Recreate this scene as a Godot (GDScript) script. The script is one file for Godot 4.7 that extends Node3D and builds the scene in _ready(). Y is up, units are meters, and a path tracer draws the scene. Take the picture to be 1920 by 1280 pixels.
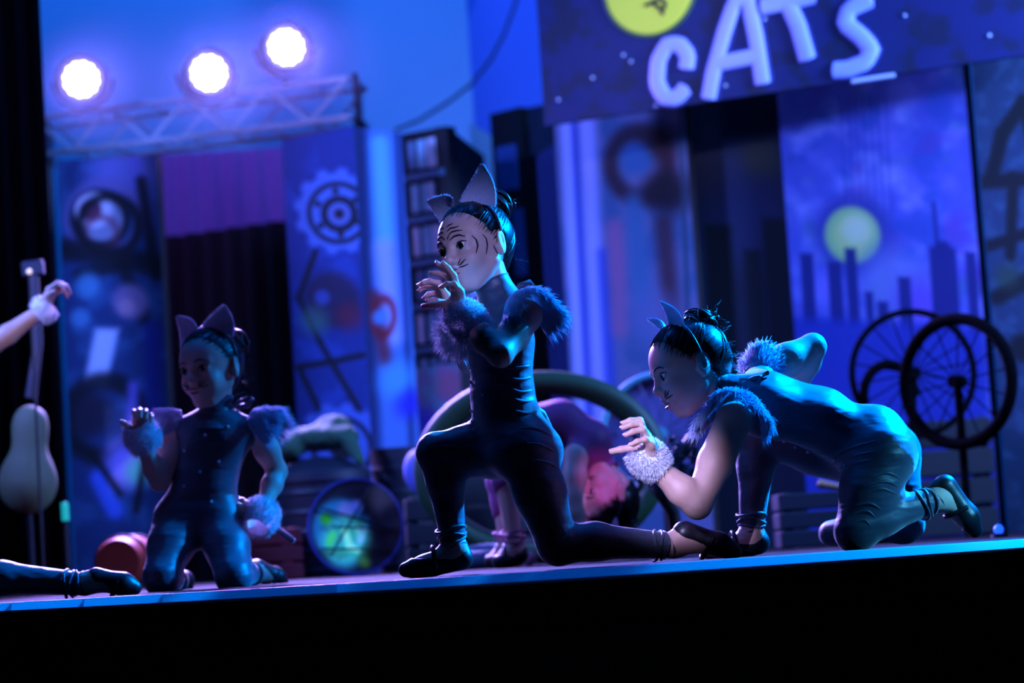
extends Node3D
# A school stage: children dressed as cats in front of painted flats, under blue stage light.

const FOCAL := 4533.0            # focal length in pixels of a 1920 x 1280 frame
const EYE := Vector3(0, 0.045, 0)
var view := Basis()
var rng := RandomNumberGenerator.new()
var M := {}
var taken := {}


# ---------------------------------------------------------------- mesh builder
class MB:
	var v := PackedVector3Array()
	var n := PackedVector3Array()
	var t := PackedVector2Array()
	var ix := PackedInt32Array()

	func p(pos: Vector3, nor: Vector3, uv := Vector2.ZERO) -> int:
		v.append(pos)
		n.append(nor)
		t.append(uv)
		return v.size() - 1

	func f(a: int, b: int, c: int) -> void:
		var g := (v[b] - v[a]).cross(v[c] - v[a])
		ix.append(a)
		if g.dot(n[a] + n[b] + n[c]) > 0.0:
			ix.append(c)
			ix.append(b)
		else:
			ix.append(b)
			ix.append(c)

	func poly(pts: Array, nor: Vector3, uvs := []) -> void:
		var first := v.size()
		for i in pts.size():
			p(pts[i], nor, uvs[i] if uvs.size() else Vector2.ZERO)
		for i in range(1, pts.size() - 1):
			f(first, first + i, first + i + 1)

	func box(x: Transform3D, size: Vector3, bevel := 0.004) -> void:
		var h := size * 0.5
		var b: float = min(bevel, min(h.x, min(h.y, h.z)) * 0.6)
		var axes := [x.basis.x, x.basis.y, x.basis.z]
		var pt := func(s: Vector3, a: int) -> Vector3:
			var q := Vector3(s.x * (h.x - b), s.y * (h.y - b), s.z * (h.z - b))
			q[a] = s[a] * h[a]
			return x * q
		for a in 3:
			var e := (a + 1) % 3
			var g := (a + 2) % 3
			for sa in [-1.0, 1.0]:
				var pts := []
				for q in [[-1, -1], [1, -1], [1, 1], [-1, 1]]:
					var s := Vector3()
					s[a] = sa
					s[e] = q[0]
					s[g] = q[1]
					pts.append(pt.call(s, a))
				var out: Vector3 = axes[a] * sa
				if a == 0:
					poly(pts, out.normalized(), [Vector2(0, 1), Vector2(0, 0), Vector2(1, 0), Vector2(1, 1)])
				elif a == 1:
					poly(pts, out.normalized(), [Vector2(0, 0), Vector2(0, 1), Vector2(1, 1), Vector2(1, 0)])
				else:
					poly(pts, out.normalized(), [Vector2(0, 1), Vector2(1, 1), Vector2(1, 0), Vector2(0, 0)])
				for se in [-1.0, 1.0]:
					var s1 := Vector3()
					s1[a] = sa
					s1[e] = se
					s1[g] = -1
					var s2 := s1
					s2[g] = 1
					poly([pt.call(s1, a), pt.call(s2, a), pt.call(s2, e), pt.call(s1, e)], (axes[a] * sa + axes[e] * se).normalized())
		for sx in [-1.0, 1.0]:
			for sy in [-1.0, 1.0]:
				for sz in [-1.0, 1.0]:
					var s := Vector3(sx, sy, sz)
					poly([pt.call(s, 0), pt.call(s, 1), pt.call(s, 2)], (axes[0] * sx + axes[1] * sy + axes[2] * sz).normalized())

	# tube along points; r is a radius or one for each point; flat squashes it along the given direction
	func tube(pts: Array, r, sides := 8, caps := true, squash := Vector3.ZERO, amount := 1.0) -> void:
		var m := pts.size()
		var side := Vector3.ZERO
		var first := v.size()
		for i in m:
			var dir: Vector3 = (pts[min(i + 1, m - 1)] - pts[max(i - 1, 0)]).normalized()
			if side == Vector3.ZERO:
				side = dir.cross(Vector3.UP if abs(dir.y) < 0.9 else Vector3.RIGHT).normalized()
			side = (side - dir * side.dot(dir)).normalized()
			var up := dir.cross(side)
			var rad: float = r[i] if r is Array or r is PackedFloat32Array else r
			for k in sides:
				var a := TAU * k / sides
				var o := side * cos(a) + up * sin(a)
				var q := o * rad
				if squash != Vector3.ZERO:
					q -= squash * q.dot(squash) * (1.0 - amount)
					o = (o + squash * o.dot(squash) * (1.0 / amount - 1.0)).normalized()
				p(pts[i] + q, o, Vector2(float(k) / sides, float(i) / max(1, m - 1)))
		for i in m - 1:
			for k in sides:
				var a := first + i * sides + k
				var b := first + i * sides + (k + 1) % sides
				f(a, b, b + sides)
				f(a, b + sides, a + sides)
		if caps:
			for e in [0, m - 1]:
				var dir: Vector3 = (pts[0] - pts[1]).normalized() if e == 0 else (pts[m - 1] - pts[m - 2]).normalized()
				var c := p(pts[e] + dir * (r[e] if r is Array or r is PackedFloat32Array else r) * 0.25, dir)
				for k in sides:
					f(c, first + e * sides + k, first + e * sides + (k + 1) % sides)

	func bar(a: Vector3, b: Vector3, r: float, sides := 8) -> void:
		tube([a, b], r, sides)

	func ring(c: Vector3, ax: Vector3, ay: Vector3, r: float, from := 0.0, to := TAU, steps := 32, sides := 8) -> void:
		var pts := []
		for i in steps + 1:
			var a := lerpf(from, to, float(i) / steps)
			pts.append(c + ax * cos(a) + ay * sin(a))
		tube(pts, r, sides, absf(to - from) < TAU - 0.01)

	# surface of revolution about axis from c; profile is [along, radius] pairs
	func lathe(c: Vector3, axis: Vector3, profile: Array, sides := 24) -> void:
		axis = axis.normalized()
		var sx := axis.cross(Vector3.UP if abs(axis.y) < 0.9 else Vector3.RIGHT).normalized()
		var sy := axis.cross(sx)
		for i in profile.size() - 1:
			var a: Array = profile[i]
			var b: Array = profile[i + 1]
			var slope: Vector2 = Vector2(b[0] - a[0], b[1] - a[1]).normalized()
			var first := v.size()
			for k in sides + 1:
				var o: Vector3 = sx * cos(TAU * k / sides) + sy * sin(TAU * k / sides)
				var nor: Vector3 = (o * slope.x - axis * slope.y).normalized()
				p(c + axis * a[0] + o * a[1], nor, Vector2(float(k) / sides, 0))
				p(c + axis * b[0] + o * b[1], nor, Vector2(float(k) / sides, 1))
			for k in sides:
				f(first + k * 2, first + k * 2 + 1, first + k * 2 + 3)
				f(first + k * 2, first + k * 2 + 3, first + k * 2 + 2)

	func ball(c: Vector3, r: Vector3, b := Basis(), seg := 12) -> void:
		var first := v.size()
		for i in seg + 1:
			var th := PI * i / seg
			for k in seg * 2 + 1:
				var ph := PI * k / seg
				var d := Vector3(sin(th) * cos(ph), cos(th), sin(th) * sin(ph))
				p(c + b * (d * r), (b * (d / r)).normalized(), Vector2(float(k) / (seg * 2), float(i) / seg))
		var w := seg * 2 + 1
		for i in seg:
			for k in seg * 2:
				var a := first + i * w + k
				f(a, a + 1, a + w + 1)
				f(a, a + w + 1, a + w)

	# one hair: a thin three-sided spike that bends by droop
	func hair(root: Vector3, dir: Vector3, length: float, w: float, droop: Vector3) -> void:
		var s := dir.cross(Vector3(0.3, 0.8, 0.5)).normalized()
		var u := dir.cross(s).normalized()
		var mid := root + dir * length * 0.55 + droop * length * 0.25
		var tip := root + dir * length * 0.9 + droop * length
		var a := v.size()
		for k in 3:
			var o := s * cos(TAU * k / 3.0) + u * sin(TAU * k / 3.0)
			p(root + o * w, o)
		for k in 3:
			var o := s * cos(TAU * k / 3.0) + u * sin(TAU * k / 3.0)
			p(mid + o * w * 0.6, o)
		p(tip, (tip - mid).normalized())
		for k in 3:
			var k2 := (k + 1) % 3
			f(a + k, a + k2, a + 3 + k2)
			f(a + k, a + 3 + k2, a + 3 + k)
			f(a + 3 + k, a + 3 + k2, a + 6)

	func add(other: MB) -> void:
		var first := v.size()
		v.append_array(other.v)
		n.append_array(other.n)
		t.append_array(other.t)
		for i in other.ix:
			ix.append(first + i)

	func mesh(base := Vector3.ZERO) -> ArrayMesh:
		var a := []
		a.resize(Mesh.ARRAY_MAX)
		var w := v
		if base != Vector3.ZERO:
			w = PackedVector3Array()
			w.resize(v.size())
			for i in v.size():
				w[i] = v[i] - base
		a[Mesh.ARRAY_VERTEX] = w
		a[Mesh.ARRAY_NORMAL] = n
		a[Mesh.ARRAY_TEX_UV] = t
		a[Mesh.ARRAY_INDEX] = ix
		var am := ArrayMesh.new()
		am.add_surface_from_arrays(Mesh.PRIMITIVE_TRIANGLES, a)
		return am


# ---------------------------------------------------------------- distance field of tapered bones and blobs, meshed as surface nets
class Field:
	var kind := PackedByteArray()      # 0 bone, 1 blob, 2 blob cut away, 3 bone cut away, 4 half-space cut away
	var a := PackedVector3Array()
	var b := PackedVector3Array()
	var ra := PackedFloat32Array()
	var rb := PackedFloat32Array()
	var k := PackedFloat32Array()
	var turn: Array[Basis] = []

	func bone(p: Vector3, q: Vector3, r1: float, r2: float, soft := 0.02, cut := false) -> void:
		kind.append(3 if cut else 0)
		a.append(p)
		b.append(q - p)
		ra.append(r1)
		rb.append(r2)
		k.append(soft)
		turn.append(Basis())

	func blob(c: Vector3, radii: Vector3, soft := 0.015, cut := false, basis := Basis()) -> void:
		kind.append(2 if cut else 1)
		a.append(c)
		b.append(radii)
		ra.append(min(radii.x, min(radii.y, radii.z)))
		rb.append(max(radii.x, max(radii.y, radii.z)))
		k.append(soft)
		turn.append(basis.inverse())

	func plane(c: Vector3, away: Vector3, soft := 0.004) -> void:
		kind.append(4)
		a.append(c)
		b.append(away.normalized())
		ra.append(0)
		rb.append(0)
		k.append(soft)
		turn.append(Basis())

	func one(i: int, p: Vector3) -> float:
		var c := kind[i]
		if c == 0 or c == 3:
			var w := p - a[i]
			var d := b[i]
			var s := clampf(w.dot(d) / maxf(d.length_squared(), 1e-9), 0.0, 1.0)
			return (w - d * s).length() - lerpf(ra[i], rb[i], s)
		if c == 4:
			return (p - a[i]).dot(b[i])
		var q: Vector3 = turn[i] * (p - a[i])
		var q1 := q / b[i]
		var k0 := q1.length()
		if k0 < 0.001:
			return -ra[i]
		return k0 * (k0 - 1.0) / (q1 / b[i]).length()

	func dist(p: Vector3, use: PackedInt32Array) -> float:
		var r := 1000.0
		for i in use:
			var c := kind[i]
			var d := one(i, p)
			var s := k[i]
			if c < 2:
				var h := s - absf(r - d)
				r = minf(r, d)
				if h > 0.0:
					r -= h * h / s * 0.25
			else:
				d = d if c == 4 else -d
				var h := s - absf(r - d)
				r = maxf(r, d)
				if h > 0.0:
					r += h * h / s * 0.25
		return r

	func all() -> PackedInt32Array:
		return PackedInt32Array(range(kind.size()))

	# first point of the surface along a ray
	func hit(from: Vector3, dir: Vector3, far := 3.0) -> Vector3:
		var use := all()
		var s := 0.0
		for i in 90:
			var d := dist(from + dir * s, use)
			if d < 0.0004:
				break
			s += d * 0.8
			if s > far:
				break
		return from + dir * s

	func grad(p: Vector3) -> Vector3:
		var use := all()
		var e := 0.002
		return Vector3(dist(p + Vector3(e, 0, 0), use) - dist(p - Vector3(e, 0, 0), use), dist(p + Vector3(0, e, 0), use) - dist(p - Vector3(0, e, 0), use), dist(p + Vector3(0, 0, e), use) - dist(p - Vector3(0, 0, e), use)).normalized()

	func mesh_into(mb: MB, cell: float, xf := Transform3D()) -> void:
		var lo := Vector3(1e6, 1e6, 1e6)
		var hi := -lo
		for i in kind.size():
			if kind[i] == 0:
				var r := Vector3.ONE * maxf(ra[i], rb[i])
				lo = lo.min(a[i] - r).min(a[i] + b[i] - r)
				hi = hi.max(a[i] + r).max(a[i] + b[i] + r)
			elif kind[i] == 1:
				lo = lo.min(a[i] - Vector3.ONE * rb[i])
				hi = hi.max(a[i] + Vector3.ONE * rb[i])
		lo -= Vector3.ONE * cell * 3.0
		hi += Vector3.ONE * cell * 3.0
		const B := 5
		var bx := int(ceil((hi.x - lo.x) / cell / B))
		var by := int(ceil((hi.y - lo.y) / cell / B))
		var bz := int(ceil((hi.z - lo.z) / cell / B))
		var nx := bx * B
		var ny := by * B
		var nz := bz * B
		var vals := PackedFloat32Array()
		vals.resize(nx * ny * nz)
		vals.fill(1.0)
		var reach := cell * B * 0.87 + cell * 2.0
		var every := all()
		var live: Array[Vector3i] = []
		for z in bz:
			for y in by:
				for x in bx:
					var c := lo + (Vector3(x, y, z) * B + Vector3.ONE * (B - 1) * 0.5) * cell
					var near := PackedInt32Array()
					var best := 1000.0
					var ds := PackedFloat32Array()
					for i in every:
						var d := one(i, c)
						ds.append(d)
						if kind[i] < 2:
							best = minf(best, d)
					if best > reach + 0.03:
						continue
					for i in every:
						var limit := best + reach * 2.0 + k[i] if kind[i] < 2 else reach + k[i] + cell
						if (ds[i] if kind[i] != 4 else -ds[i]) < limit:
							near.append(i)
					var dc := dist(c, near)
					var fill := absf(dc) > reach * 1.35
					if fill and dc > 0.0:
						continue
					if not fill:
						live.append(Vector3i(x, y, z))
					for kz in B:
						for ky in B:
							var at := x * B + nx * (y * B + ky + ny * (z * B + kz))
							for kx in B:
								vals[at + kx] = -1.0 if fill else dist(lo + Vector3(x * B + kx, y * B + ky, z * B + kz) * cell, near)
		var sx := 1
		var sy := nx
		var sz := nx * ny
		var corner := PackedInt32Array([0, sx, sy, sx + sy, sz, sx + sz, sy + sz, sx + sy + sz])
		var ofs := [Vector3(0, 0, 0), Vector3(1, 0, 0), Vector3(0, 1, 0), Vector3(1, 1, 0), Vector3(0, 0, 1), Vector3(1, 0, 1), Vector3(0, 1, 1), Vector3(1, 1, 1)]
		var edges := [[0, 1], [2, 3], [4, 5], [6, 7], [0, 2], [1, 3], [4, 6], [5, 7], [0, 4], [1, 5], [2, 6], [3, 7]]
		var vid := {}
		var pts := PackedVector3Array()
		var cells := PackedInt32Array()
		for blk in live:
			for kz in B:
				var z := blk.z * B + kz
				if z >= nz - 1:
					continue
				for ky in B:
					var y := blk.y * B + ky
					if y >= ny - 1:
						continue
					for kx in B:
						var x := blk.x * B + kx
						if x >= nx - 1:
							continue
						var at := x + y * sy + z * sz
						var s0 := vals[at] < 0.0
						var mixed := false
						for q in range(1, 8):
							if (vals[at + corner[q]] < 0.0) != s0:
								mixed = true
								break
						if not mixed:
							continue
						var sum := Vector3.ZERO
						var cnt := 0
						for e in edges:
							var v0 := vals[at + corner[e[0]]]
							var v1 := vals[at + corner[e[1]]]
							if (v0 < 0.0) != (v1 < 0.0):
								sum += (ofs[e[0]] as Vector3).lerp(ofs[e[1]], v0 / (v0 - v1))
								cnt += 1
						vid[at] = pts.size()
						cells.append(at)
						pts.append(lo + (Vector3(x, y, z) + sum / cnt) * cell)
		var first := mb.v.size()
		var nor := PackedVector3Array()
		nor.resize(pts.size())
		var idx := PackedInt32Array()
		var steps := [[sx, sy, sz], [sy, sz, sx], [sz, sx, sy]]
		for at in cells:
			for st in steps:
				if at + st[0] >= vals.size():
					continue
				var s0 := vals[at] < 0.0
				if s0 == (vals[at + st[0]] < 0.0):
					continue
				var i0: int = vid.get(at, -1)
				var i1: int = vid.get(at - st[1], -1)
				var i2: int = vid.get(at - st[1] - st[2], -1)
				var i3: int = vid.get(at - st[2], -1)
				if i0 < 0 or i1 < 0 or i2 < 0 or i3 < 0:
					continue
				if s0:
					idx.append_array([i0, i2, i1, i0, i3, i2])
				else:
					idx.append_array([i0, i1, i2, i0, i2, i3])
		for j in range(0, idx.size(), 3):
			var g := (pts[idx[j + 2]] - pts[idx[j]]).cross(pts[idx[j + 1]] - pts[idx[j]])
			nor[idx[j]] += g
			nor[idx[j + 1]] += g
			nor[idx[j + 2]] += g
		for i in pts.size():
			mb.p(xf * pts[i], (xf.basis * nor[i]).normalized(), Vector2.ZERO)
		for i in idx:
			mb.ix.append(first + i)


# ---------------------------------------------------------------- paint on a flat: brush marks given in photo-like units over the flat's own corner frame
class Paint:
	var w: int
	var h: int
	var tl: Vector2
	var ex: Vector2
	var ey: Vector2
	var c := PackedColorArray()
	var inv: Transform2D

	func _init(width: int, height: int, top_left: Vector2, top_right: Vector2, bottom_left: Vector2, base: Color) -> void:
		w = width
		h = height
		tl = top_left
		ex = top_right - top_left
		ey = bottom_left - top_left
		inv = Transform2D(ex, ey, tl).affine_inverse()
		c.resize(w * h)
		c.fill(base)

	func span(lo: Vector2, hi: Vector2) -> Rect2i:
		var a := Vector2(1e6, 1e6)
		var b := -a
		for q in [lo, hi, Vector2(lo.x, hi.y), Vector2(hi.x, lo.y)]:
			var u: Vector2 = inv * (q as Vector2) * Vector2(w, h)
			a = a.min(u)
			b = b.max(u)
		var x0 := clampi(int(a.x) - 1, 0, w)
		var y0 := clampi(int(a.y) - 1, 0, h)
		return Rect2i(x0, y0, clampi(int(b.x) + 2, 0, w) - x0, clampi(int(b.y) + 2, 0, h) - y0)

	func mark(lo: Vector2, hi: Vector2, soft: float, col: Color, amount: float, d: Callable) -> void:
		var s := span(lo - Vector2.ONE * soft, hi + Vector2.ONE * soft)
		for y in range(s.position.y, s.end.y):
			for x in range(s.position.x, s.end.x):
				var q := tl + ex * ((x + 0.5) / w) + ey * ((y + 0.5) / h)
				var e: float = d.call(q)
				if e < soft:
					var i := y * w + x
					c[i] = c[i].lerp(col, amount * (1.0 - smoothstep(-soft, soft, e)))

	func disc(o: Vector2, r: float, soft: float, col: Color, amount := 1.0, flat := 1.0) -> void:
		mark(o - Vector2.ONE * r, o + Vector2.ONE * r, soft, col, amount, func(q: Vector2): return ((q - o) * Vector2(1.0 / flat, 1)).length() - r)

	func ring(o: Vector2, r: float, th: float, soft: float, col: Color, amount := 1.0, flat := 1.0) -> void:
		mark(o - Vector2.ONE * (r + th), o + Vector2.ONE * (r + th), soft, col, amount, func(q: Vector2): return absf(((q - o) * Vector2(1.0 / flat, 1)).length() - r) - th)

	func line(pts: Array, th: float, soft: float, col: Color, amount := 1.0) -> void:
		for i in pts.size() - 1:
			var p: Vector2 = pts[i]
			var q2: Vector2 = pts[i + 1]
			mark(p.min(q2) - Vector2.ONE * th, p.max(q2) + Vector2.ONE * th, soft, col, amount, func(q: Vector2): return q.distance_to(Geometry2D.get_closest_point_to_segment(q, p, q2)) - th)

	func rect(lo: Vector2, hi: Vector2, soft: float, col: Color, amount := 1.0, lean := 0.06) -> void:
		var m := (lo + hi) * 0.5
		var e := (hi - lo) * 0.5
		mark(lo - Vector2(20, 0), hi + Vector2(20, 0), soft, col, amount, func(q: Vector2):
			var g := (q - m - Vector2((q.y - m.y) * lean, 0)).abs() - e
			return maxf(g.x, g.y))

	func gear(o: Vector2, r: float, teeth: int, deep: float, soft: float, col: Color, amount := 1.0) -> void:
		mark(o - Vector2.ONE * (r + deep), o + Vector2.ONE * (r + deep), soft, col, amount, func(q: Vector2):
			return (q - o).length() - r - deep * smoothstep(-0.35, 0.35, sin((q - o).angle() * teeth)))

	func mottle(noise: FastNoiseLite, low: float, high: float, col: Color, amount: float) -> void:
		for y in h:
			for x in w:
				var q := tl + ex * ((x + 0.5) / w) + ey * ((y + 0.5) / h)
				var e := smoothstep(low, high, noise.get_noise_2d(q.x, q.y))
				if e > 0.0:
					c[y * w + x] = c[y * w + x].lerp(col, amount * e)

	func texture() -> ImageTexture:
		var im := Image.create(w, h, false, Image.FORMAT_RGB8)
		for y in h:
			for x in w:
				im.set_pixel(x, y, c[y * w + x])
		return ImageTexture.create_from_image(im)


# ---------------------------------------------------------------- small helpers
# the point of the upright plane "deep" metres ahead that lies at a place of the 1920 x 1280 frame
func at(px: float, py: float, deep: float) -> Vector3:
	var dir := view * Vector3((px - 960.0) / FOCAL, (640.0 - py) / FOCAL, -1.0)
	return EYE + dir * (deep / -dir.z)


func numbered(called: String) -> String:
	if not taken.has(called):
		taken[called] = 0
		return called
	taken[called] += 1
	return "%s_%03d" % [called, taken[called]]


func thing(called: String, label: String, category: String, where := Vector3.ZERO, group := "") -> Node3D:
	var o := Node3D.new()
	o.name = numbered(called)
	add_child(o)
	o.position = where
	tag(o, label, category, group)
	return o


func tag(o: Node, label: String, category: String, group := "", kind := "") -> void:
	if label:
		o.set_meta("label", label)
	if category:
		o.set_meta("category", category)
	if group:
		o.set_meta("group", group)
	if kind:
		o.set_meta("kind", kind)


func part(called: String, mb: MB, m: Material, parent: Node, base := Vector3.ZERO, label := "") -> MeshInstance3D:
	var o := MeshInstance3D.new()
	o.name = called
	o.mesh = mb.mesh(base)
	o.material_override = null
	o.mesh.surface_set_material(0, m)
	parent.add_child(o, true)
	if label:
		o.set_meta("label", label)
	return o


func solo(called: String, mb: MB, m: Material, label: String, category: String, base := Vector3.ZERO, group := "") -> MeshInstance3D:
	var o := part(numbered(called), mb, m, self, base)
	o.position = base
	tag(o, label, category, group)
	return o


func struct(called: String, mb: MB, m: Material) -> MeshInstance3D:
	var o := part(called, mb, m, self)
	o.set_meta("kind", "structure")
	return o


func mat(albedo: Color, rough := 0.8, metal := 0.0) -> StandardMaterial3D:
	var m := StandardMaterial3D.new()
	m.albedo_color = albedo
	m.roughness = rough
	m.metallic = metal
	return m


func noise_tex(freq: float, size := 256, octaves := 4, seed_ := 3, stretch := 1.0) -> NoiseTexture2D:
	var nz := FastNoiseLite.new()
	nz.seed = seed_
	nz.frequency = freq
	nz.fractal_octaves = octaves
	var t := NoiseTexture2D.new()
	t.width = size
	t.height = int(size * stretch)
	t.seamless = true
	t.noise = nz
	return t


func bump(m: StandardMaterial3D, tex: Texture2D, scale: Vector3, cm: float) -> void:
	m.heightmap_enabled = true
	m.heightmap_texture = tex
	m.heightmap_scale = cm
	m.uv1_triplanar = true
	m.uv1_scale = scale


func aim(o: Node3D, from: Vector3, to: Vector3) -> void:
	o.look_at_from_position(from, to, Vector3.UP if absf((to - from).normalized().y) < 0.98 else Vector3.RIGHT)


func spot(called: String, from: Vector3, to: Vector3, col: Color, energy: float, angle: float, size := 0.05, blend := 0.6) -> SpotLight3D:
	var l := SpotLight3D.new()
	l.name = called
	add_child(l)
	aim(l, from, to)
	l.light_color = col
	l.light_energy = energy
	l.spot_angle = angle
	l.spot_angle_attenuation = blend
	l.spot_range = 30.0
	l.spot_attenuation = 2.0
	l.light_size = size
	l.shadow_enabled = true
	return l


# ---------------------------------------------------------------- children
# head in its own axes: x to the child's left, y up, z ahead; chin to crown 0.20 m
func head_field(open_mouth: bool) -> Field:
	var f := Field.new()
	f.blob(Vector3(0, 0.024, -0.014), Vector3(0.072, 0.079, 0.089), 0.01)
	f.blob(Vector3(0, 0.026, 0.022), Vector3(0.061, 0.058, 0.054), 0.02)
	f.blob(Vector3(0, -0.032, 0.018), Vector3(0.055, 0.062, 0.058), 0.025)
	f.bone(Vector3(0, -0.082, 0.052), Vector3(0, -0.078, 0.046), 0.0155, 0.018, 0.025)
	for s in [-1.0, 1.0]:
		f.blob(Vector3(s * 0.031, -0.034, 0.05), Vector3(0.024, 0.024, 0.022), 0.02)
		f.bone(Vector3(s * 0.05, -0.045, 0.0), Vector3(s * 0.02, -0.085, 0.04), 0.014, 0.014, 0.02)
		f.bone(Vector3(s * 0.012, 0.014, 0.074), Vector3(s * 0.044, 0.016, 0.058), 0.0055, 0.005, 0.014)
		f.blob(Vector3(s * 0.03, 0.0, 0.086), Vector3(0.018, 0.012, 0.019), 0.014, true)
		f.blob(Vector3(s * 0.0305, -0.001, 0.0605), Vector3(0.0168, 0.0163, 0.0152), 0.006)
		f.blob(Vector3(s * 0.0312, -0.0012, 0.078), Vector3(0.0137, 0.006, 0.014), 0.003, true, Basis(Vector3(0, 0, 1), s * 0.12))
	f.bone(Vector3(0, 0.006, 0.07), Vector3(0, -0.022, 0.086), 0.0078, 0.009, 0.012)
	f.blob(Vector3(0, -0.0265, 0.0865), Vector3(0.0105, 0.0088, 0.0092), 0.008)
	for s in [-1.0, 1.0]:
		f.blob(Vector3(s * 0.0115, -0.0295, 0.079), Vector3(0.0068, 0.0062, 0.0085), 0.006)
		f.blob(Vector3(s * 0.0052, -0.0345, 0.0815), Vector3(0.0028, 0.0028, 0.004), 0.003, true)
	f.blob(Vector3(0, -0.052, 0.066), Vector3(0.024, 0.018, 0.016), 0.015)
	if open_mouth:
		f.bone(Vector3(-0.021, -0.049, 0.069), Vector3(0, -0.0455, 0.079), 0.0042, 0.0055, 0.005)
		f.bone(Vector3(0.021, -0.049, 0.069), Vector3(0, -0.0455, 0.079), 0.0042, 0.0055, 0.005)
		f.bone(Vector3(-0.018, -0.062, 0.067), Vector3(0, -0.0665, 0.075), 0.0042, 0.006, 0.005)
		f.bone(Vector3(0.018, -0.062, 0.067), Vector3(0, -0.0665, 0.075), 0.0042, 0.006, 0.005)
		f.blob(Vector3(0, -0.056, 0.082), Vector3(0.018, 0.0068, 0.016), 0.003, true)
	else:
		f.bone(Vector3(-0.019, -0.0525, 0.069), Vector3(-0.003, -0.0495, 0.079), 0.0036, 0.005, 0.004)
		f.bone(Vector3(0.019, -0.0525, 0.069), Vector3(0.003, -0.0495, 0.079), 0.0036, 0.005, 0.004)
		f.bone(Vector3(-0.016, -0.056, 0.069), Vector3(0, -0.0595, 0.077), 0.0036, 0.0055, 0.004)
		f.bone(Vector3(0.016, -0.056, 0.069), Vector3(0, -0.0595, 0.077), 0.0036, 0.0055, 0.004)
		f.bone(Vector3(-0.018, -0.0538, 0.074), Vector3(0.018, -0.0538, 0.074), 0.0012, 0.0012, 0.002, true)
	for s in [-1.0, 1.0]:
		var b := Basis(Vector3(0, 1, 0), s * 0.45) * Basis(Vector3(1, 0, 0), -0.2)
		f.blob(Vector3(s * 0.0745, -0.006, -0.014), Vector3(0.0075, 0.03, 0.019), 0.006, false, b)
		f.blob(Vector3(s * 0.0835, -0.002, -0.01), Vector3(0.0048, 0.0165, 0.0095), 0.004, true, b)
		f.bone(Vector3(s * 0.073, -0.014, 0.004), Vector3(s * 0.0745, -0.03, -0.004), 0.005, 0.007, 0.006)
	return f


var head_fields := {}
var head_meshes := {}


func head_of(open_mouth: bool) -> Array:
	if not head_fields.has(open_mouth):
		var f := head_field(open_mouth)
		var mb := MB.new()
		f.mesh_into(mb, 0.0023)
		head_fields[open_mouth] = f
		head_meshes[open_mouth] = mb
	return [head_fields[open_mouth], head_meshes[open_mouth]]


# a stroke of make-up: a flat band laid on the face along points given from the front (x, y of the head)
func stroke(f: Field, mb: MB, x: Transform3D, pts: Array, r: float, side := 0.0) -> void:
	var line := []
	var rad := []
	var curve := Curve3D.new()
	for i in pts.size():
		var q: Vector2 = pts[i]
		var tan_: Vector2 = (pts[min(i + 1, pts.size() - 1)] - pts[max(i - 1, 0)]) / 6.0
		curve.add_point(Vector3(q.x, q.y, 0), -Vector3(tan_.x, tan_.y, 0), Vector3(tan_.x, tan_.y, 0))
	var count := 12
	for i in count + 1:
		var q := curve.sample_baked(curve.get_baked_length() * i / count)
		# looked for from the front, swung round to the side for strokes on the temple
		var dir := Vector3(-sin(side), 0, -cos(side))
		var o := Vector3(cos(side) * q.x, q.y, -sin(side) * q.x) - dir * 0.2
		var h := f.hit(o, dir, 0.4)
		line.append(x * (h - dir * 0.0003))
		rad.append(r * (0.35 + 0.65 * sin(PI * clampf(i / float(count), 0.06, 0.94))))
	mb.tube(line, rad, 6, true)


func finger_chain(f: Field, root: Vector3, dir: Vector3, bend: Vector3, lens: Array, curl: Array, r0: float, soft := 0.004) -> Array:
	var p := root
	var d := dir
	var axis := dir.cross(bend).normalized()
	var r := r0
	var tip := p
	for i in lens.size():
		d = d.rotated(axis, curl[i])
		var q: Vector3 = p + d * lens[i]
		f.bone(p, q, r, r * 0.88, soft if i else 0.008)
		p = q
		r *= 0.9
		tip = q
	return [tip, d, d.cross(axis).normalized(), r]


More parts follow.
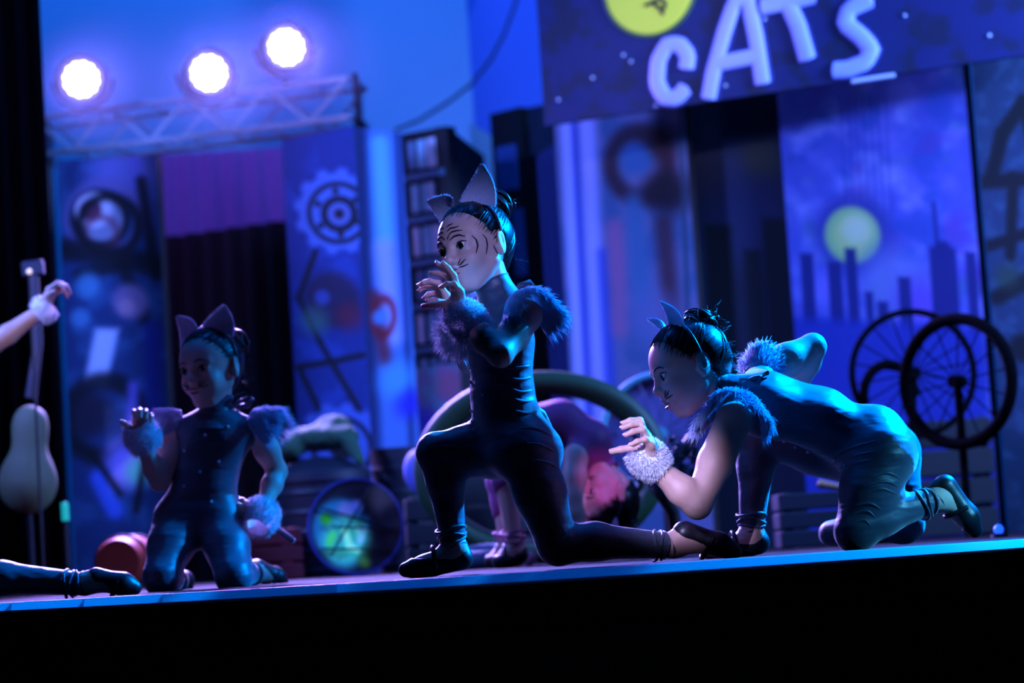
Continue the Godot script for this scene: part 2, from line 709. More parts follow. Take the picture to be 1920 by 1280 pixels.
# a hand from the wrist on: fwd to the knuckles, palm the way the palm faces, thumb the side of the thumb
func hand(mb: MB, nails: MB, wrist: Vector3, fwd: Vector3, palm: Vector3, thumb: Vector3, s: float, curls: Array, thumb_curl := 0.35, cell := 0.0024, tw := Vector3(0.55, 0.75, 0.35)) -> void:
	fwd = fwd.normalized()
	palm = (palm - fwd * palm.dot(fwd)).normalized()
	thumb = (thumb - fwd * thumb.dot(fwd) - palm * thumb.dot(palm)).normalized()
	var f := Field.new()
	f.bone(wrist - fwd * 0.03 * s, wrist + fwd * 0.012 * s, 0.0185 * s, 0.0175 * s, 0.01)
	for i in 4:
		var side := (1.5 - i) * 0.0125 * s
		f.bone(wrist + thumb * side * 0.55 + fwd * 0.008 * s, wrist + fwd * 0.052 * s + thumb * side, 0.0125 * s, 0.0098 * s, 0.012 * s)
	f.bone(wrist + thumb * 0.012 * s + fwd * 0.008 * s + palm * 0.004, wrist + thumb * 0.024 * s + fwd * 0.028 * s + palm * 0.008 * s, 0.0115 * s, 0.0105 * s, 0.012 * s)
	var lens := [[0.034, 0.022, 0.017], [0.038, 0.025, 0.018], [0.035, 0.023, 0.017], [0.027, 0.018, 0.015]]
	for i in 4:
		var side := (1.5 - i) * 0.0148 * s
		var root := wrist + fwd * (0.054 - (0.006 if i == 3 else 0.0)) * s + thumb * side
		var spread := (fwd + thumb * (1.5 - i) * 0.09).normalized()
		var ls := []
		for l in lens[i]:
			ls.append(l * s)
		var e := finger_chain(f, root, spread, palm, ls, curls[i], (0.0079 if i < 3 else 0.007) * s)
		nails.ball(e[0] + e[2] * e[3] * 0.62 + e[1] * 0.001, Vector3(0.0042, 0.0018, 0.0055) * s, Basis(e[1].cross(e[2]), e[2], e[1]).orthonormalized(), 5)
	var td := (fwd * tw.x + thumb * tw.y + palm * tw.z).normalized()
	var te := finger_chain(f, wrist + thumb * 0.022 * s + fwd * 0.022 * s + palm * 0.006 * s, td, palm, [0.026 * s, 0.026 * s, 0.02 * s], [0.1, thumb_curl, thumb_curl], 0.0094 * s)
	nails.ball(te[0] + te[2] * te[3] * 0.62, Vector3(0.005, 0.002, 0.0062) * s, Basis(te[1].cross(te[2]), te[2], te[1]).orthonormalized(), 5)
	f.mesh_into(mb, cell)


# a band of plush round a limb: a padded sleeve with hair standing off it
func fur_cuff(c: Vector3, axis: Vector3, length: float, r: float, hair_len: float, count: int, droop := Vector3(0, -0.25, 0)) -> MB:
	var mb := MB.new()
	axis = axis.normalized()
	var sx := axis.cross(Vector3.UP if absf(axis.y) < 0.9 else Vector3.RIGHT).normalized()
	var sy := axis.cross(sx)
	var prof := []
	for i in 9:
		var s := i / 8.0
		prof.append([(s - 0.5) * length, r * (0.74 + 0.26 * sin(PI * s))])
	mb.lathe(c, axis, prof, 20)
	for i in count:
		var s := rng.randf()
		var a := rng.randf() * TAU
		var o := sx * cos(a) + sy * sin(a)
		var rr := r * (0.72 + 0.26 * sin(PI * s))
		var d := (o + axis * (s - 0.5) * 1.5 + Vector3(rng.randf_range(-0.5, 0.5), rng.randf_range(-0.5, 0.5), rng.randf_range(-0.5, 0.5))).normalized()
		mb.hair(c + axis * (s - 0.5) * length + o * rr, d, hair_len * rng.randf_range(0.6, 1.25), 0.00085, droop * rng.randf_range(0.2, 1.2))
	return mb


# a cap sleeve of plush over a shoulder: flares outwards, wavy at its hem, long hair along its crest
func fur_sleeve(s: Vector3, outward: Vector3, up: Vector3, size: float, flare: float, from: float, to: float, hair_len: float, count: int) -> MB:
	var mb := MB.new()
	outward = outward.normalized()
	up = (up - outward * up.dot(outward)).normalized()
	var fw := up.cross(outward)
	var na := 36
	var nl := 8
	var grid := []
	for layer in 2:
		var first := mb.v.size()
		for j in nl + 1:
			var l := j / float(nl)
			for i in na + 1:
				var u := i / float(na)
				var ang := lerpf(from, to, u)
				var wave := sin(u * TAU * 2.6 + 0.8) * 0.16 * l * l
				var r := size * (0.62 + (flare - 0.62) * pow(l, 0.85) + wave) - layer * 0.004
				var o := up * cos(ang) + fw * sin(ang)
				var drop := outward * size * (1.15 * l - 0.5 + 0.14 * sin(u * TAU * 1.7) * l) - up * l * l * size * 0.2
				var q := s + drop + o * r
				var nor := (o * 0.9 - outward * 0.35) * (1.0 if layer == 0 else -1.0)
				mb.p(q, nor.normalized(), Vector2(u, l))
				if layer == 0:
					grid.append(q)
		for j in nl:
			for i in na:
				var a := first + j * (na + 1) + i
				mb.f(a, a + 1, a + na + 2)
				mb.f(a, a + na + 2, a + na + 1)
	for i in count:
		var u := rng.randf()
		var l := pow(rng.randf(), 0.7)
		var gi := int(u * (na - 0.01))
		var gj := int(l * (nl - 0.01))
		var q: Vector3 = grid[gj * (na + 1) + gi].lerp(grid[(gj + 1) * (na + 1) + gi + 1], rng.randf())
		var ang := lerpf(from, to, u)
		var o := up * cos(ang) + fw * sin(ang)
		var crest := 0.35 + 0.65 * pow(absf(cos(ang * 0.8)), 2.0)
		var lift := 0.15 + 0.75 * crest * rng.randf()
		var d := (outward * 0.9 + o * lift + Vector3(rng.randf_range(-0.3, 0.3), rng.randf_range(-0.3, 0.3), rng.randf_range(-0.3, 0.3))).normalized()
		mb.hair(q, d, hair_len * rng.randf_range(0.5, 1.2) * (0.6 + 0.4 * l), 0.0009, Vector3(0, -0.3, 0) * rng.randf_range(0.3, 1.3))
	return mb


func cat_ear(x: Transform3D, base: Vector3, up: Vector3, front: Vector3, wide: float, tall: float) -> MB:
	var mb := MB.new()
	up = up.normalized()
	front = (front - up * front.dot(up)).normalized()
	var side := up.cross(front)
	var nu := 10
	var nv := 12
	for layer in 2:
		var first := mb.v.size()
		for j in nv + 1:
			var v_ := j / float(nv)
			var half := wide * 0.5 * (pow(1.0 - v_, 0.78) * (1.0 + 0.12 * sin(PI * v_))) + 0.0006
			for i in nu + 1:
				var u := i / float(nu) * 2.0 - 1.0
				var q := base + up * tall * v_ + side * u * half + front * (0.26 * half * u * u - 0.012 * sin(PI * v_) - layer * 0.0035)
				var nor := (front - side * u * 0.5) * (1.0 if layer == 0 else -1.0)
				mb.p(x * q, (x.basis * nor).normalized(), Vector2(u * 0.5 + 0.5, v_))
		for j in nv:
			for i in nu:
				var a := first + j * (nu + 1) + i
				mb.f(a, a + 1, a + nu + 2)
				mb.f(a, a + nu + 2, a + nu + 1)
	var w := nu + 1
	var per := w * (nv + 1)
	for j in nv:
		for e in [0, nu]:
			var q0 := mb.v[j * w + e]
			var q1 := mb.v[(j + 1) * w + e]
			mb.poly([q0, q1, mb.v[per + (j + 1) * w + e], mb.v[per + j * w + e]], x.basis * side * (-1.0 if e == 0 else 1.0))
	# short plush: a fringe on the edges and a nap on the inside
	for i in 420:
		var v_ := rng.randf()
		var edge := i < 260
		var e := (0 if rng.randf() < 0.5 else nu) if edge else rng.randi() % (nu + 1)
		var jj := int(v_ * (nv - 0.01))
		var q := mb.v[jj * w + e].lerp(mb.v[(jj + 1) * w + e], rng.randf())
		var o: Vector3 = x.basis * (side * ((-1.0 if e == 0 else 1.0) if edge else rng.randf_range(-0.6, 0.6)) + up * 0.6 + front * rng.randf_range(-0.2, 0.4))
		mb.hair(q, o.normalized(), rng.randf_range(0.003, 0.0075), 0.0005, Vector3.ZERO)
	return mb


func put_head(root: Node3D, base: Vector3, skin: MB, J: Dictionary, o: Dictionary) -> void:
	var z: Vector3 = J.face.normalized()
	var l: Vector3 = J.left
	l = (l - z * l.dot(z)).normalized()
	var s: float = o.get("head", 1.0)
	var x := Transform3D(Basis(l, z.cross(l), z).scaled(Vector3.ONE * s), J.head)
	x.basis = Basis(l * s, z.cross(l) * s, z * s)
	var got := head_of(o.get("open", false))
	var f: Field = got[0]
	var hm: MB = got[1]
	var first := skin.v.size()
	for i in hm.v.size():
		skin.p(x * hm.v[i], (x.basis * hm.n[i]).normalized())
	for i in hm.ix:
		skin.ix.append(first + i)
	# eyes
	for e in [-1.0, 1.0]:
		var c := Vector3(e * 0.0305, -0.001, 0.0605)
		var mb := MB.new()
		mb.ball(x * c, Vector3.ONE * 0.0153 * s, Basis(), 12)
		var eye := part("eye", mb, M.eye_white, root, base)
		var look: Vector3 = (o.get("look", Vector3(0, 0, 1)) as Vector3).normalized()
		mb = MB.new()
		mb.ball(x * (c + look * 0.0112), Vector3(0.0084, 0.0084, 0.0052) * s, x.basis.orthonormalized() * Basis(Quaternion(Vector3(0, 0, 1), look)), 10)
		part("iris", mb, M.iris, eye, base)
	if o.get("open", false):
		var mb := MB.new()
		for i in 6:
			var tx := (i - 2.5) * 0.0058
			mb.ball(x * Vector3(tx, -0.0525, 0.0725 - tx * tx * 14.0), Vector3(0.0031, 0.0045, 0.0026) * s, x.basis.orthonormalized(), 5)
		part("teeth", mb, M.tooth, root, base)
	# make-up: brows, eye line, forehead stripes, cheek stripes, whiskers, white muzzle patch
	for e in [-1.0, 1.0]:
		var marks := [
			["eye_line", [[0.047, 0.0055], [0.039, 0.0085], [0.028, 0.008], [0.0175, -0.0005]], 0.0019, 0.0],
			["eye_line", [[0.046, 0.003], [0.038, -0.0068], [0.026, -0.0074], [0.018, -0.002]], 0.0009, 0.0],
			["eyebrow", [[0.0125, 0.018], [0.024, 0.0235], [0.036, 0.023], [0.046, 0.0165]], 0.0024, 0.0],
			["whisker_mark", [[0.016, -0.0455], [0.026, -0.04], [0.038, -0.034]], 0.0018, 0.0],
			["whisker_mark", [[0.016, -0.048], [0.028, -0.0475], [0.04, -0.046]], 0.0016, 0.0],
			["whisker_mark", [[0.015, -0.044], [0.02, -0.036], [0.026, -0.029]], 0.0013, 0.0],
		]
		if o.get("stripes", true):
			marks.append_array([
				["forehead_stripe", [[0.006, 0.04], [0.016, 0.0445], [0.026, 0.043], [0.036, 0.0435]], 0.0019, 0.0],
				["forehead_stripe", [[0.009, 0.0295], [0.018, 0.035], [0.03, 0.0345], [0.042, 0.032]], 0.002, 0.0],
				["forehead_stripe", [[0.004, 0.05], [0.012, 0.053], [0.022, 0.0535]], 0.0016, 0.0],
				["forehead_stripe", [[0.004, 0.022], [0.01, 0.03]], 0.0013, 0.0],
				["cheek_stripe", [[0.003, 0.015], [0.0105, 0.005], [0.011, -0.008], [0.004, -0.026]], 0.0021, e * 0.75],
				["cheek_stripe", [[0.027, 0.014], [0.0325, 0.004], [0.032, -0.01], [0.025, -0.03]], 0.0018, e * 0.75],
			])
		for k in marks:
			var pts := []
			for q in k[1]:
				pts.append(Vector2(q[0] * e, q[1]))
			var mk := MB.new()
			stroke(f, mk, x, pts, k[2], k[3])
			part(k[0], mk, M.black_paint, root, base)
	if o.get("stripes", true):
		var wh := MB.new()
		for e in [-1.0, 1.0]:
			stroke(f, wh, x, [Vector2(0.004 * e, -0.041), Vector2(0.012 * e, -0.043), Vector2(0.02 * e, -0.0455)], 0.0026)
			stroke(f, wh, x, [Vector2(0.01 * e, -0.046), Vector2(0.018 * e, -0.0485)], 0.0016)
		part("muzzle_paint", wh, M.white_paint, root, base, "white painted muzzle patch")
	var lp := MB.new()
	if not o.get("open", false):
		stroke(f, lp, x, [Vector2(-0.015, -0.0592), Vector2(0, -0.0605), Vector2(0.015, -0.0592)], 0.0024)
		stroke(f, lp, x, [Vector2(-0.014, -0.05), Vector2(0, -0.0492), Vector2(0.014, -0.05)], 0.0018)
	else:
		stroke(f, lp, x, [Vector2(-0.014, -0.0645), Vector2(0, -0.067), Vector2(0.014, -0.0645)], 0.0026)
	part("lips", lp, M.lips, root, base)
	# hair: a cap, combed strands over it, a coiled bun and stray hairs
	var hf := Field.new()
	hf.blob(Vector3(0, 0.025, -0.015), Vector3(0.0765, 0.084, 0.0935), 0.01)
	hf.bone(Vector3(0, -0.01, -0.07), Vector3(0, -0.05, -0.062), 0.034, 0.022, 0.03)
	hf.plane(Vector3(0, 0.066, 0.05), Vector3(0, -0.5, 0.87), 0.012)
	hf.plane(Vector3(0, -0.01, -0.008), Vector3(0, -0.72, 0.7), 0.02)
	for e in [-1.0, 1.0]:
		hf.blob(Vector3(e * 0.078, -0.01, -0.008), Vector3(0.02, 0.033, 0.026), 0.006, true)
	var hair_mb := MB.new()
	hf.mesh_into(hair_mb, 0.0042, x)
	var bun: Vector3 = o.get("bun", Vector3(0, 0.083, -0.077))
	for i in 260:
		var side := rng.randf_range(-1.0, 1.0)
		var low := rng.randf() < 0.35
		var start := Vector3(side * 0.07, 0.072 - absf(side) * 0.068 + rng.randf_range(-0.006, 0.004), 0.042 - absf(side) * 0.046 + rng.randf_range(-0.004, 0.006)) if not low else Vector3(side * 0.06, rng.randf_range(-0.05, 0.0), -0.05 - 0.03 * (1.0 - absf(side)))
		var pts := []
		var ctr := Vector3(0, 0.025, -0.015)
		for j in 7:
			var s_ := j / 6.0
			var q := start.lerp(bun * 0.97, s_) - ctr
			var rad := Vector3(0.0775, 0.085, 0.0945)
			var kk := 1.0 / (q / rad).length()
			pts.append(x * (ctr + q * kk * (1.0 + 0.012 * sin(i * 1.7))))
		hair_mb.tube(pts, [0.0004 * s, 0.0009 * s, 0.0012 * s, 0.0013 * s, 0.0013 * s, 0.0012 * s, 0.001 * s], 4, false)
	part("hair", hair_mb, M.hair, root, base)
	var bn := MB.new()
	bn.ball(x * bun, Vector3(0.032, 0.028, 0.032) * s, x.basis.orthonormalized(), 10)
	var ax: Vector3 = (bun - Vector3(0, 0.01, -0.02)).normalized()
	var bx := ax.cross(Vector3(1, 0, 0)).normalized()
	var by := ax.cross(bx)
	for strand_ in 9:
		var pts := []
		var ph := rng.randf() * TAU
		for j in 25:
			var a := ph + TAU * 1.4 * j / 24.0
			var r := 0.033 + 0.006 * sin(strand_ * 2.1) - 0.006 * j / 24.0
			pts.append(x * (bun + (bx * cos(a) + by * sin(a)) * r + ax * (0.013 * sin(a * 1.3 + strand_) + (strand_ - 4) * 0.0026)))
		bn.tube(pts, 0.0048 * s, 5, true)
	part("hair_bun", bn, M.hair, root, base)
	var wisp := MB.new()
	for i in o.get("wisps", 55):
		var a := rng.randf() * TAU
		var q := Vector3(cos(a) * 0.07, rng.randf_range(-0.05, 0.1), -absf(sin(a)) * 0.09 - 0.01)
		wisp.hair(x * q, (x.basis * (q + Vector3(rng.randf_range(-0.05, 0.05), rng.randf_range(-0.05, 0.05), rng.randf_range(-0.05, 0.05)))).normalized(), rng.randf_range(0.014, 0.04), o.get("wisp_r", 0.00035), Vector3(rng.randf_range(-0.4, 0.4), rng.randf_range(-0.5, 0.2), rng.randf_range(-0.4, 0.4)))
	part("stray_hair", wisp, M.hair, root, base)
	# headband and plush ears
	var hb := MB.new()
	var arc := []
	for i in 25:
		var a := lerpf(-1.62, 1.62, i / 24.0)
		arc.append(x * Vector3(sin(a) * 0.0795, 0.022 + cos(a) * 0.0885, -0.006 - 0.01 * absf(sin(a))))
	hb.tube(arc, 0.0042 * s, 6, true)
	var band := part("headband", hb, M.band, root, base, "thin dark hairband")
	var lean: Array = o.get("lean", [0.55, 0.55])
	for e in 2:
		var sg := -1.0 if e == 0 else 1.0
		var dir := Vector3(sg * lean[e], 1.0, o.get("ear_tilt", 0.02)).normalized()
		var er := cat_ear(x, Vector3(sg * 0.046, 0.09, -0.004), dir, Vector3(sg * 0.25, 0, 1), o.get("ear_wide", 0.082), o.get("ear_tall", 0.1))
		part("cat_ear", er, M.plush_grey, band, base, "pointed grey plush ear")


func foot(skin: Field, shoe: Field, J: Dictionary, sd: String) -> void:
	var an: Vector3 = J["an" + sd]
	var he: Vector3 = J["he" + sd]
	var to: Vector3 = J["to" + sd]
	var ax := (to - he).normalized()
	var mid := he.lerp(to, 0.4)
	var inst := (an - mid)
	inst = (inst - ax * inst.dot(ax)).normalized()
	skin.bone(an, he + inst * 0.012, 0.024, 0.019, 0.02)
	skin.bone(he + inst * 0.012, he.lerp(to, 0.62) + inst * 0.004, 0.02, 0.0215, 0.02)
	skin.bone(he.lerp(to, 0.62) + inst * 0.004, to - ax * 0.018, 0.0215, 0.014, 0.02)
	skin.bone(an, he.lerp(to, 0.55) + inst * 0.006, 0.022, 0.017, 0.02)
	shoe.bone(he + inst * 0.012, he.lerp(to, 0.62) + inst * 0.003, 0.0245, 0.0265, 0.02)
	shoe.bone(he.lerp(to, 0.62) + inst * 0.003, to - ax * 0.016, 0.0265, 0.0175, 0.02)
	shoe.bone(he + inst * 0.018, he + inst * 0.034, 0.0225, 0.02, 0.015)
	shoe.bone(an + inst * 0.03 + ax * 0.01, he.lerp(to, 0.6) + inst * 0.034, 0.034, 0.0235, 0.008, true)
	shoe.bone(he.lerp(to, 0.12) + inst * 0.07, he.lerp(to, 0.12) + inst * 0.04, 0.022, 0.02, 0.008, true)


func kid(label: String, J: Dictionary, o: Dictionary) -> Node3D:
	var base: Vector3 = J.pel
	base.y = 0.0
	var root := thing("person", label, "person", base)
	var w: float = o.get("w", 1.0)
	var fine: float = o.get("cell", 0.0075)
	# body: one skin, with finer head and hands added to it
	var sk := Field.new()
	var head_up: Vector3 = J.face.cross(J.left).normalized()
	sk.bone(J.head - head_up * 0.03 - J.face.normalized() * 0.022, J.neck, 0.041, 0.037, 0.02)
	sk.bone(J.neck, J.che, 0.036, 0.04, 0.02)
	sk.bone(J.che, J.wai, 0.055 * w, 0.05 * w, 0.03)
	sk.bone(J.wai, J.pel, 0.05 * w, 0.055 * w, 0.03)
	for sd in ["L", "R"]:
		sk.bone(J.neck.lerp(J.che, 0.62), J["sh" + sd], 0.026, 0.03, 0.02)
		var el: Vector3 = J["el" + sd]
		var wr: Vector3 = J["wr" + sd]
		var sh: Vector3 = J["sh" + sd]
		var aw: float = o.get("arm", 1.0)
		sk.bone(sh, sh.lerp(el, 0.5), 0.036 * aw, 0.035 * aw, 0.02)
		sk.bone(sh.lerp(el, 0.5), el, 0.035 * aw, 0.0275 * aw, 0.015)
		sk.bone(el, el.lerp(wr, 0.35), 0.0275 * aw, 0.0295 * aw, 0.012)
		sk.bone(el.lerp(wr, 0.35), wr, 0.0295 * aw, 0.0195 * aw, 0.012)
		sk.bone(J.pel, J["hi" + sd], 0.05 * w, 0.055 * w, 0.03)
		sk.bone(J["hi" + sd], J["kn" + sd], 0.052 * w, 0.036, 0.02)
		sk.bone(J["kn" + sd], J["an" + sd], 0.034, 0.022, 0.02)
	var shoes := {}
	for sd in ["L", "R"]:
		shoes[sd] = Field.new()
		foot(sk, shoes[sd], J, sd)
	var skin := MB.new()
	sk.mesh_into(skin, fine)
	var nails := MB.new()
	for sd in ["L", "R"]:
		if J.has("hand" + sd):
			var h: Array = J["hand" + sd]
			hand(skin, nails, J["wr" + sd] + (h[0] as Vector3).normalized() * 0.012, h[0], h[1], h[2], o.get("hand", 0.92), h[3], h[4] if h.size() > 4 else 0.35, 0.0024 if fine < 0.009 else 0.0035, h[5] if h.size() > 5 else Vector3(0.55, 0.75, 0.35))
	put_head(root, base, skin, J, o)
	part("body", skin, M.skin, root, base)
	if nails.v.size():
		part("fingernails", nails, M.nail, root, base)
	# suit: torso and legs to the ankle
	var su := Field.new()
	var across: Vector3 = (J.shL - J.shR).normalized()
	su.bone(J.neck.lerp(J.che, 0.35), J.che, 0.045 * w, 0.066 * w, 0.04)
	for e in [-1.0, 1.0]:
		su.bone(J.che + across * e * 0.032 * w, J.wai + across * e * 0.022 * w, 0.064 * w, 0.056 * w, 0.03)
		su.bone(J.wai + across * e * 0.022 * w, J.pel + (J.hiL - J.pel if e > 0 else J.hiR - J.pel) * 0.45, 0.056 * w, 0.072 * w, 0.035)
	for sd in ["L", "R"]:
		su.bone(J.neck.lerp(J.che, 0.5), (J["sh" + sd] as Vector3).lerp(J.che, 0.12), 0.04, 0.036, 0.03)
		var hi: Vector3 = J["hi" + sd]
		var kn: Vector3 = J["kn" + sd]
		var an: Vector3 = J["an" + sd]
		var tw: float = o.get("thigh", 1.0) * w
		su.bone(hi, hi.lerp(kn, 0.45), 0.074 * tw, 0.064 * tw, 0.035)
		su.bone(hi.lerp(kn, 0.45), kn, 0.064 * tw, 0.046 * w, 0.02)
		var back := (hi.lerp(an, 0.5) - kn)
		back = (back - (an - kn).normalized() * back.dot((an - kn).normalized())).normalized()
		var calf := kn.lerp(an, 0.32) + back * 0.008
		su.bone(kn, calf, 0.046 * w, 0.042 * w, 0.015)
		su.bone(calf, an - (an - kn).normalized() * 0.012, 0.042 * w, 0.0285, 0.02)
	if o.has("extra"):
		for e in o.extra:
			su.bone(e[0], e[1], e[2], e[3], 0.03)
	su.plane(J.head - head_up * 0.095, (J.head - J.neck).normalized(), 0.004)
	var suit_mb := MB.new()
	su.mesh_into(suit_mb, fine)
	# folds: rings of cloth gathered at knee and ankle
	for sd in ["L", "R"]:
		var kn: Vector3 = J["kn" + sd]
		var an: Vector3 = J["an" + sd]
		var dir := (an - kn).normalized()
		var sx := dir.cross(Vector3.UP if absf(dir.y) < 0.9 else Vector3.RIGHT).normalized()
		var sy := dir.cross(sx)
		for i in 4:
			var c := an - dir * (0.004 + 0.013 * i)
			var r := 0.0275 + 0.0022 * i
			var pts := []
			for j in 25:
				var a := TAU * j / 24.0
				pts.append(c + (sx * cos(a) + sy * sin(a)) * (r + 0.001 * sin(a * 3 + i)) + dir * 0.004 * sin(a * 2.0 + i * 2.0))
			suit_mb.tube(pts, 0.0034, 5, false)
	for fold in o.get("folds", []):
		var pts := []
		var rad := []
		var cv := Curve2D.new()
		for i in fold.size():
			var q := V(fold[i][0], fold[i][1])
			var tan_: Vector2 = (V(fold[min(i + 1, fold.size() - 1)][0], fold[min(i + 1, fold.size() - 1)][1]) - V(fold[max(i - 1, 0)][0], fold[max(i - 1, 0)][1])) / 6.0
			cv.add_point(q, -tan_, tan_)
		for i in 9:
			var q := cv.sample_baked(cv.get_baked_length() * i / 8.0)
			var dir: Vector3 = (at(q.x, q.y, 5.0) - EYE).normalized()
			var h := su.hit(EYE + dir * 4.4, dir, 2.6)
			if su.dist(h, su.all()) > 0.004:
				continue
			pts.append(h - su.grad(h) * 0.0022)
			rad.append(0.0026 + 0.0024 * sin(PI * i / 8.0))
		if pts.size() > 3:
			suit_mb.tube(pts, rad, 7, true)
	part("catsuit", suit_mb, o.get("cloth", M.velvet), root, base, "dark grey-blue velvet catsuit")
	if o.has("stones"):
		for q in o.stones:
			var dir: Vector3 = (at(q[0], q[1], 5.0) - EYE).normalized()
			var h := su.hit(EYE + dir * 4.2, dir, 3.5)
			if su.dist(h, su.all()) > 0.004:
				continue
			var mb := MB.new()
			mb.ball(h, Vector3.ONE * 0.0042, Basis(), 5)
			part("rhinestone", mb, M.stone, root, base)
	# collar: a band standing round the neck, tied behind
	var col := MB.new()
	var na: Vector3 = (J.head - head_up * 0.05 - J.face.normalized() * 0.02 - J.neck).normalized()
	var nc: Vector3 = J.neck + na * 0.004
	col.lathe(nc, na, [[-0.055, 0.074], [-0.035, 0.06], [-0.012, 0.049], [0.014, 0.0435], [0.03, 0.0425], [0.036, 0.0435], [0.036, 0.0405], [-0.01, 0.041]], 24)
	if o.has("bow"):
		for e in [-1.0, 1.0]:
			var bd: Vector3 = o.bow
			var s2 := bd.cross(na).normalized()
			col.tube([nc + bd * 0.045, nc + bd * 0.06 + na * e * 0.012 + s2 * e * 0.012, nc + bd * 0.085 + na * e * 0.014 + s2 * e * 0.02, nc + bd * 0.1 + na * e * 0.004 + s2 * e * 0.012, nc + bd * 0.07, nc + bd * 0.046], [0.004, 0.008, 0.0095, 0.007, 0.006, 0.004], 6, true, s2, 0.4)
	part("collar", col, o.get("cloth", M.velvet), root, base)
	# shoes
	for sd in ["L", "R"]:
		var mb := MB.new()
		(shoes[sd] as Field).mesh_into(mb, 0.004 if fine < 0.009 else 0.006)
		var shoe := part("shoe", mb, M.shoe, root, base, "black slipper with an elastic strap")
		var an: Vector3 = J["an" + sd]
		var he: Vector3 = J["he" + sd]
		var to: Vector3 = J["to" + sd]
		var ax := (to - he).normalized()
		var mid := he.lerp(to, 0.36)
		var inst := an - mid
		inst = (inst - ax * inst.dot(ax)).normalized()
		var sv := ax.cross(inst)
		var pts := []
		for i in 15:
			var a := lerpf(-1.9, 1.9, i / 14.0)
			pts.append(mid + inst * (0.004 + 0.042 * maxf(cos(a), -0.2)) + sv * sin(a) * 0.0265 + ax * 0.012)
		var st := MB.new()
		st.tube(pts, 0.0058, 6, true, ax.cross(inst).cross(ax).normalized(), 0.9)
		part("strap", st, M.shoe, shoe, base)
	# plush: cuffs and cap sleeves
	for c in o.get("cuffs", []):
		part("fur_cuff", fur_cuff(c[0], c[1], c[2], c[3], c[4], c[5]), M.plush, root, base, "pale plush wristband")
	for c in o.get("sleeves", []):
		part("fur_sleeve", fur_sleeve(c[0], c[1], c[2], c[3], c[4], c[5], c[6], c[7], c[8]), M.plush_blue, root, base, "long-haired blue-grey plush cap sleeve")
	if o.has("tail"):
		var mb := MB.new()
		var r := []
		for i in o.tail.size():
			r.append(o.get("tail_r", 0.016) * (1.0 - 0.25 * i / float(o.tail.size())))
		mb.tube(o.tail, r, 10, true)
		part("tail", mb, o.get("cloth", M.velvet), root, base)
	return root


# ---------------------------------------------------------------- stage set
func pixel(p: Vector3) -> Vector2:
	var q := view.transposed() * (p - EYE)
	return Vector2(960.0 + q.x / -q.z * FOCAL, 640.0 - q.y / -q.z * FOCAL)


# an upright board standing on the floor; its two upper corners are seen at a and b, at depths da and db
func flat(called: String, label: String, a: Vector2, da: float, b: Vector2, db: float, thick := 0.04, low := 0.0, parent: Node3D = null, face := "board") -> Dictionary:
	var p := at(a.x, a.y, da)
	var q := at(b.x, b.y, db)
	var base := Vector3((p.x + q.x) / 2, 0.0, (p.z + q.z) / 2)
	var ux := q - p
	var nor := Vector3(ux.z, 0, -ux.x).normalized()
	if nor.z < 0:
		nor = -nor
	var o := parent if parent else thing(called, label, "backdrop", base)
	if parent:
		base = parent.position
	var d := {"node": o, "base": base, "p": p, "q": q, "low": low, "n": nor, "thick": thick, "face": face}
	d.tl = pixel(p)
	d.tr = pixel(q)
	d.bl = pixel(Vector3(p.x, low, p.z))
	return d


func on(F: Dictionary, u: float, v_: float, off := 0.0) -> Vector3:
	var top: Vector3 = (F.p as Vector3).lerp(F.q, u)
	return Vector3(top.x, lerpf(top.y, F.low, v_), top.z) + F.n * off


func canvas(F: Dictionary, w: int, h: int, base: Color) -> Paint:
	return Paint.new(w, h, F.tl, F.tr, F.bl, base)


func board(F: Dictionary, m: Material) -> void:
	var mb := MB.new()
	var back: float = -F.thick
	mb.poly([on(F, 0, 0), on(F, 1, 0), on(F, 1, 1), on(F, 0, 1)], F.n, [Vector2(0, 0), Vector2(1, 0), Vector2(1, 1), Vector2(0, 1)])
	part(F.face, mb, m, F.node, F.base)
	var eb := MB.new()
	eb.poly([on(F, 0, 0, back), on(F, 1, 0, back), on(F, 1, 1, back), on(F, 0, 1, back)], -F.n)
	var sd: Vector3 = (F.q - F.p).normalized()
	eb.poly([on(F, 0, 0), on(F, 0, 0, back), on(F, 0, 1, back), on(F, 0, 1)], -sd)
	eb.poly([on(F, 1, 0), on(F, 1, 0, back), on(F, 1, 1, back), on(F, 1, 1)], sd)
	eb.poly([on(F, 0, 0), on(F, 0, 0, back), on(F, 1, 0, back), on(F, 1, 0)], Vector3.UP)
	part("frame", eb, M.timber, F.node, F.base)


func painted(c: Paint, rough := 0.85) -> StandardMaterial3D:
	var m := mat(Color.WHITE, rough)
	m.albedo_texture = c.texture()
	m.texture_repeat = false
	return m


# a plate lying on a board: u, v of its middle and its half sizes as shares of the board
func plate(F: Dictionary, u: float, v_: float, hu: float, hv: float, out: float, mb: MB) -> void:
	var a := on(F, u - hu, v_, 0)
	var b := on(F, u + hu, v_, 0)
	var c := on(F, u, v_ - hv, 0)
	var d := on(F, u, v_ + hv, 0)
	var x := (b - a)
	x.y = 0
	var tall := c.distance_to(d)
	mb.box(Transform3D(Basis(x.normalized(), Vector3.UP, F.n), (c + d) / 2 + F.n * (out / 2)), Vector3(x.length(), tall, out), 0.003)


func blur_noise(seed_: int, freq: float, octaves := 3) -> FastNoiseLite:
	var nz := FastNoiseLite.new()
	nz.seed = seed_
	nz.frequency = freq
	nz.fractal_octaves = octaves
	return nz


func V(x: float, y: float) -> Vector2:
	return Vector2(x, y)


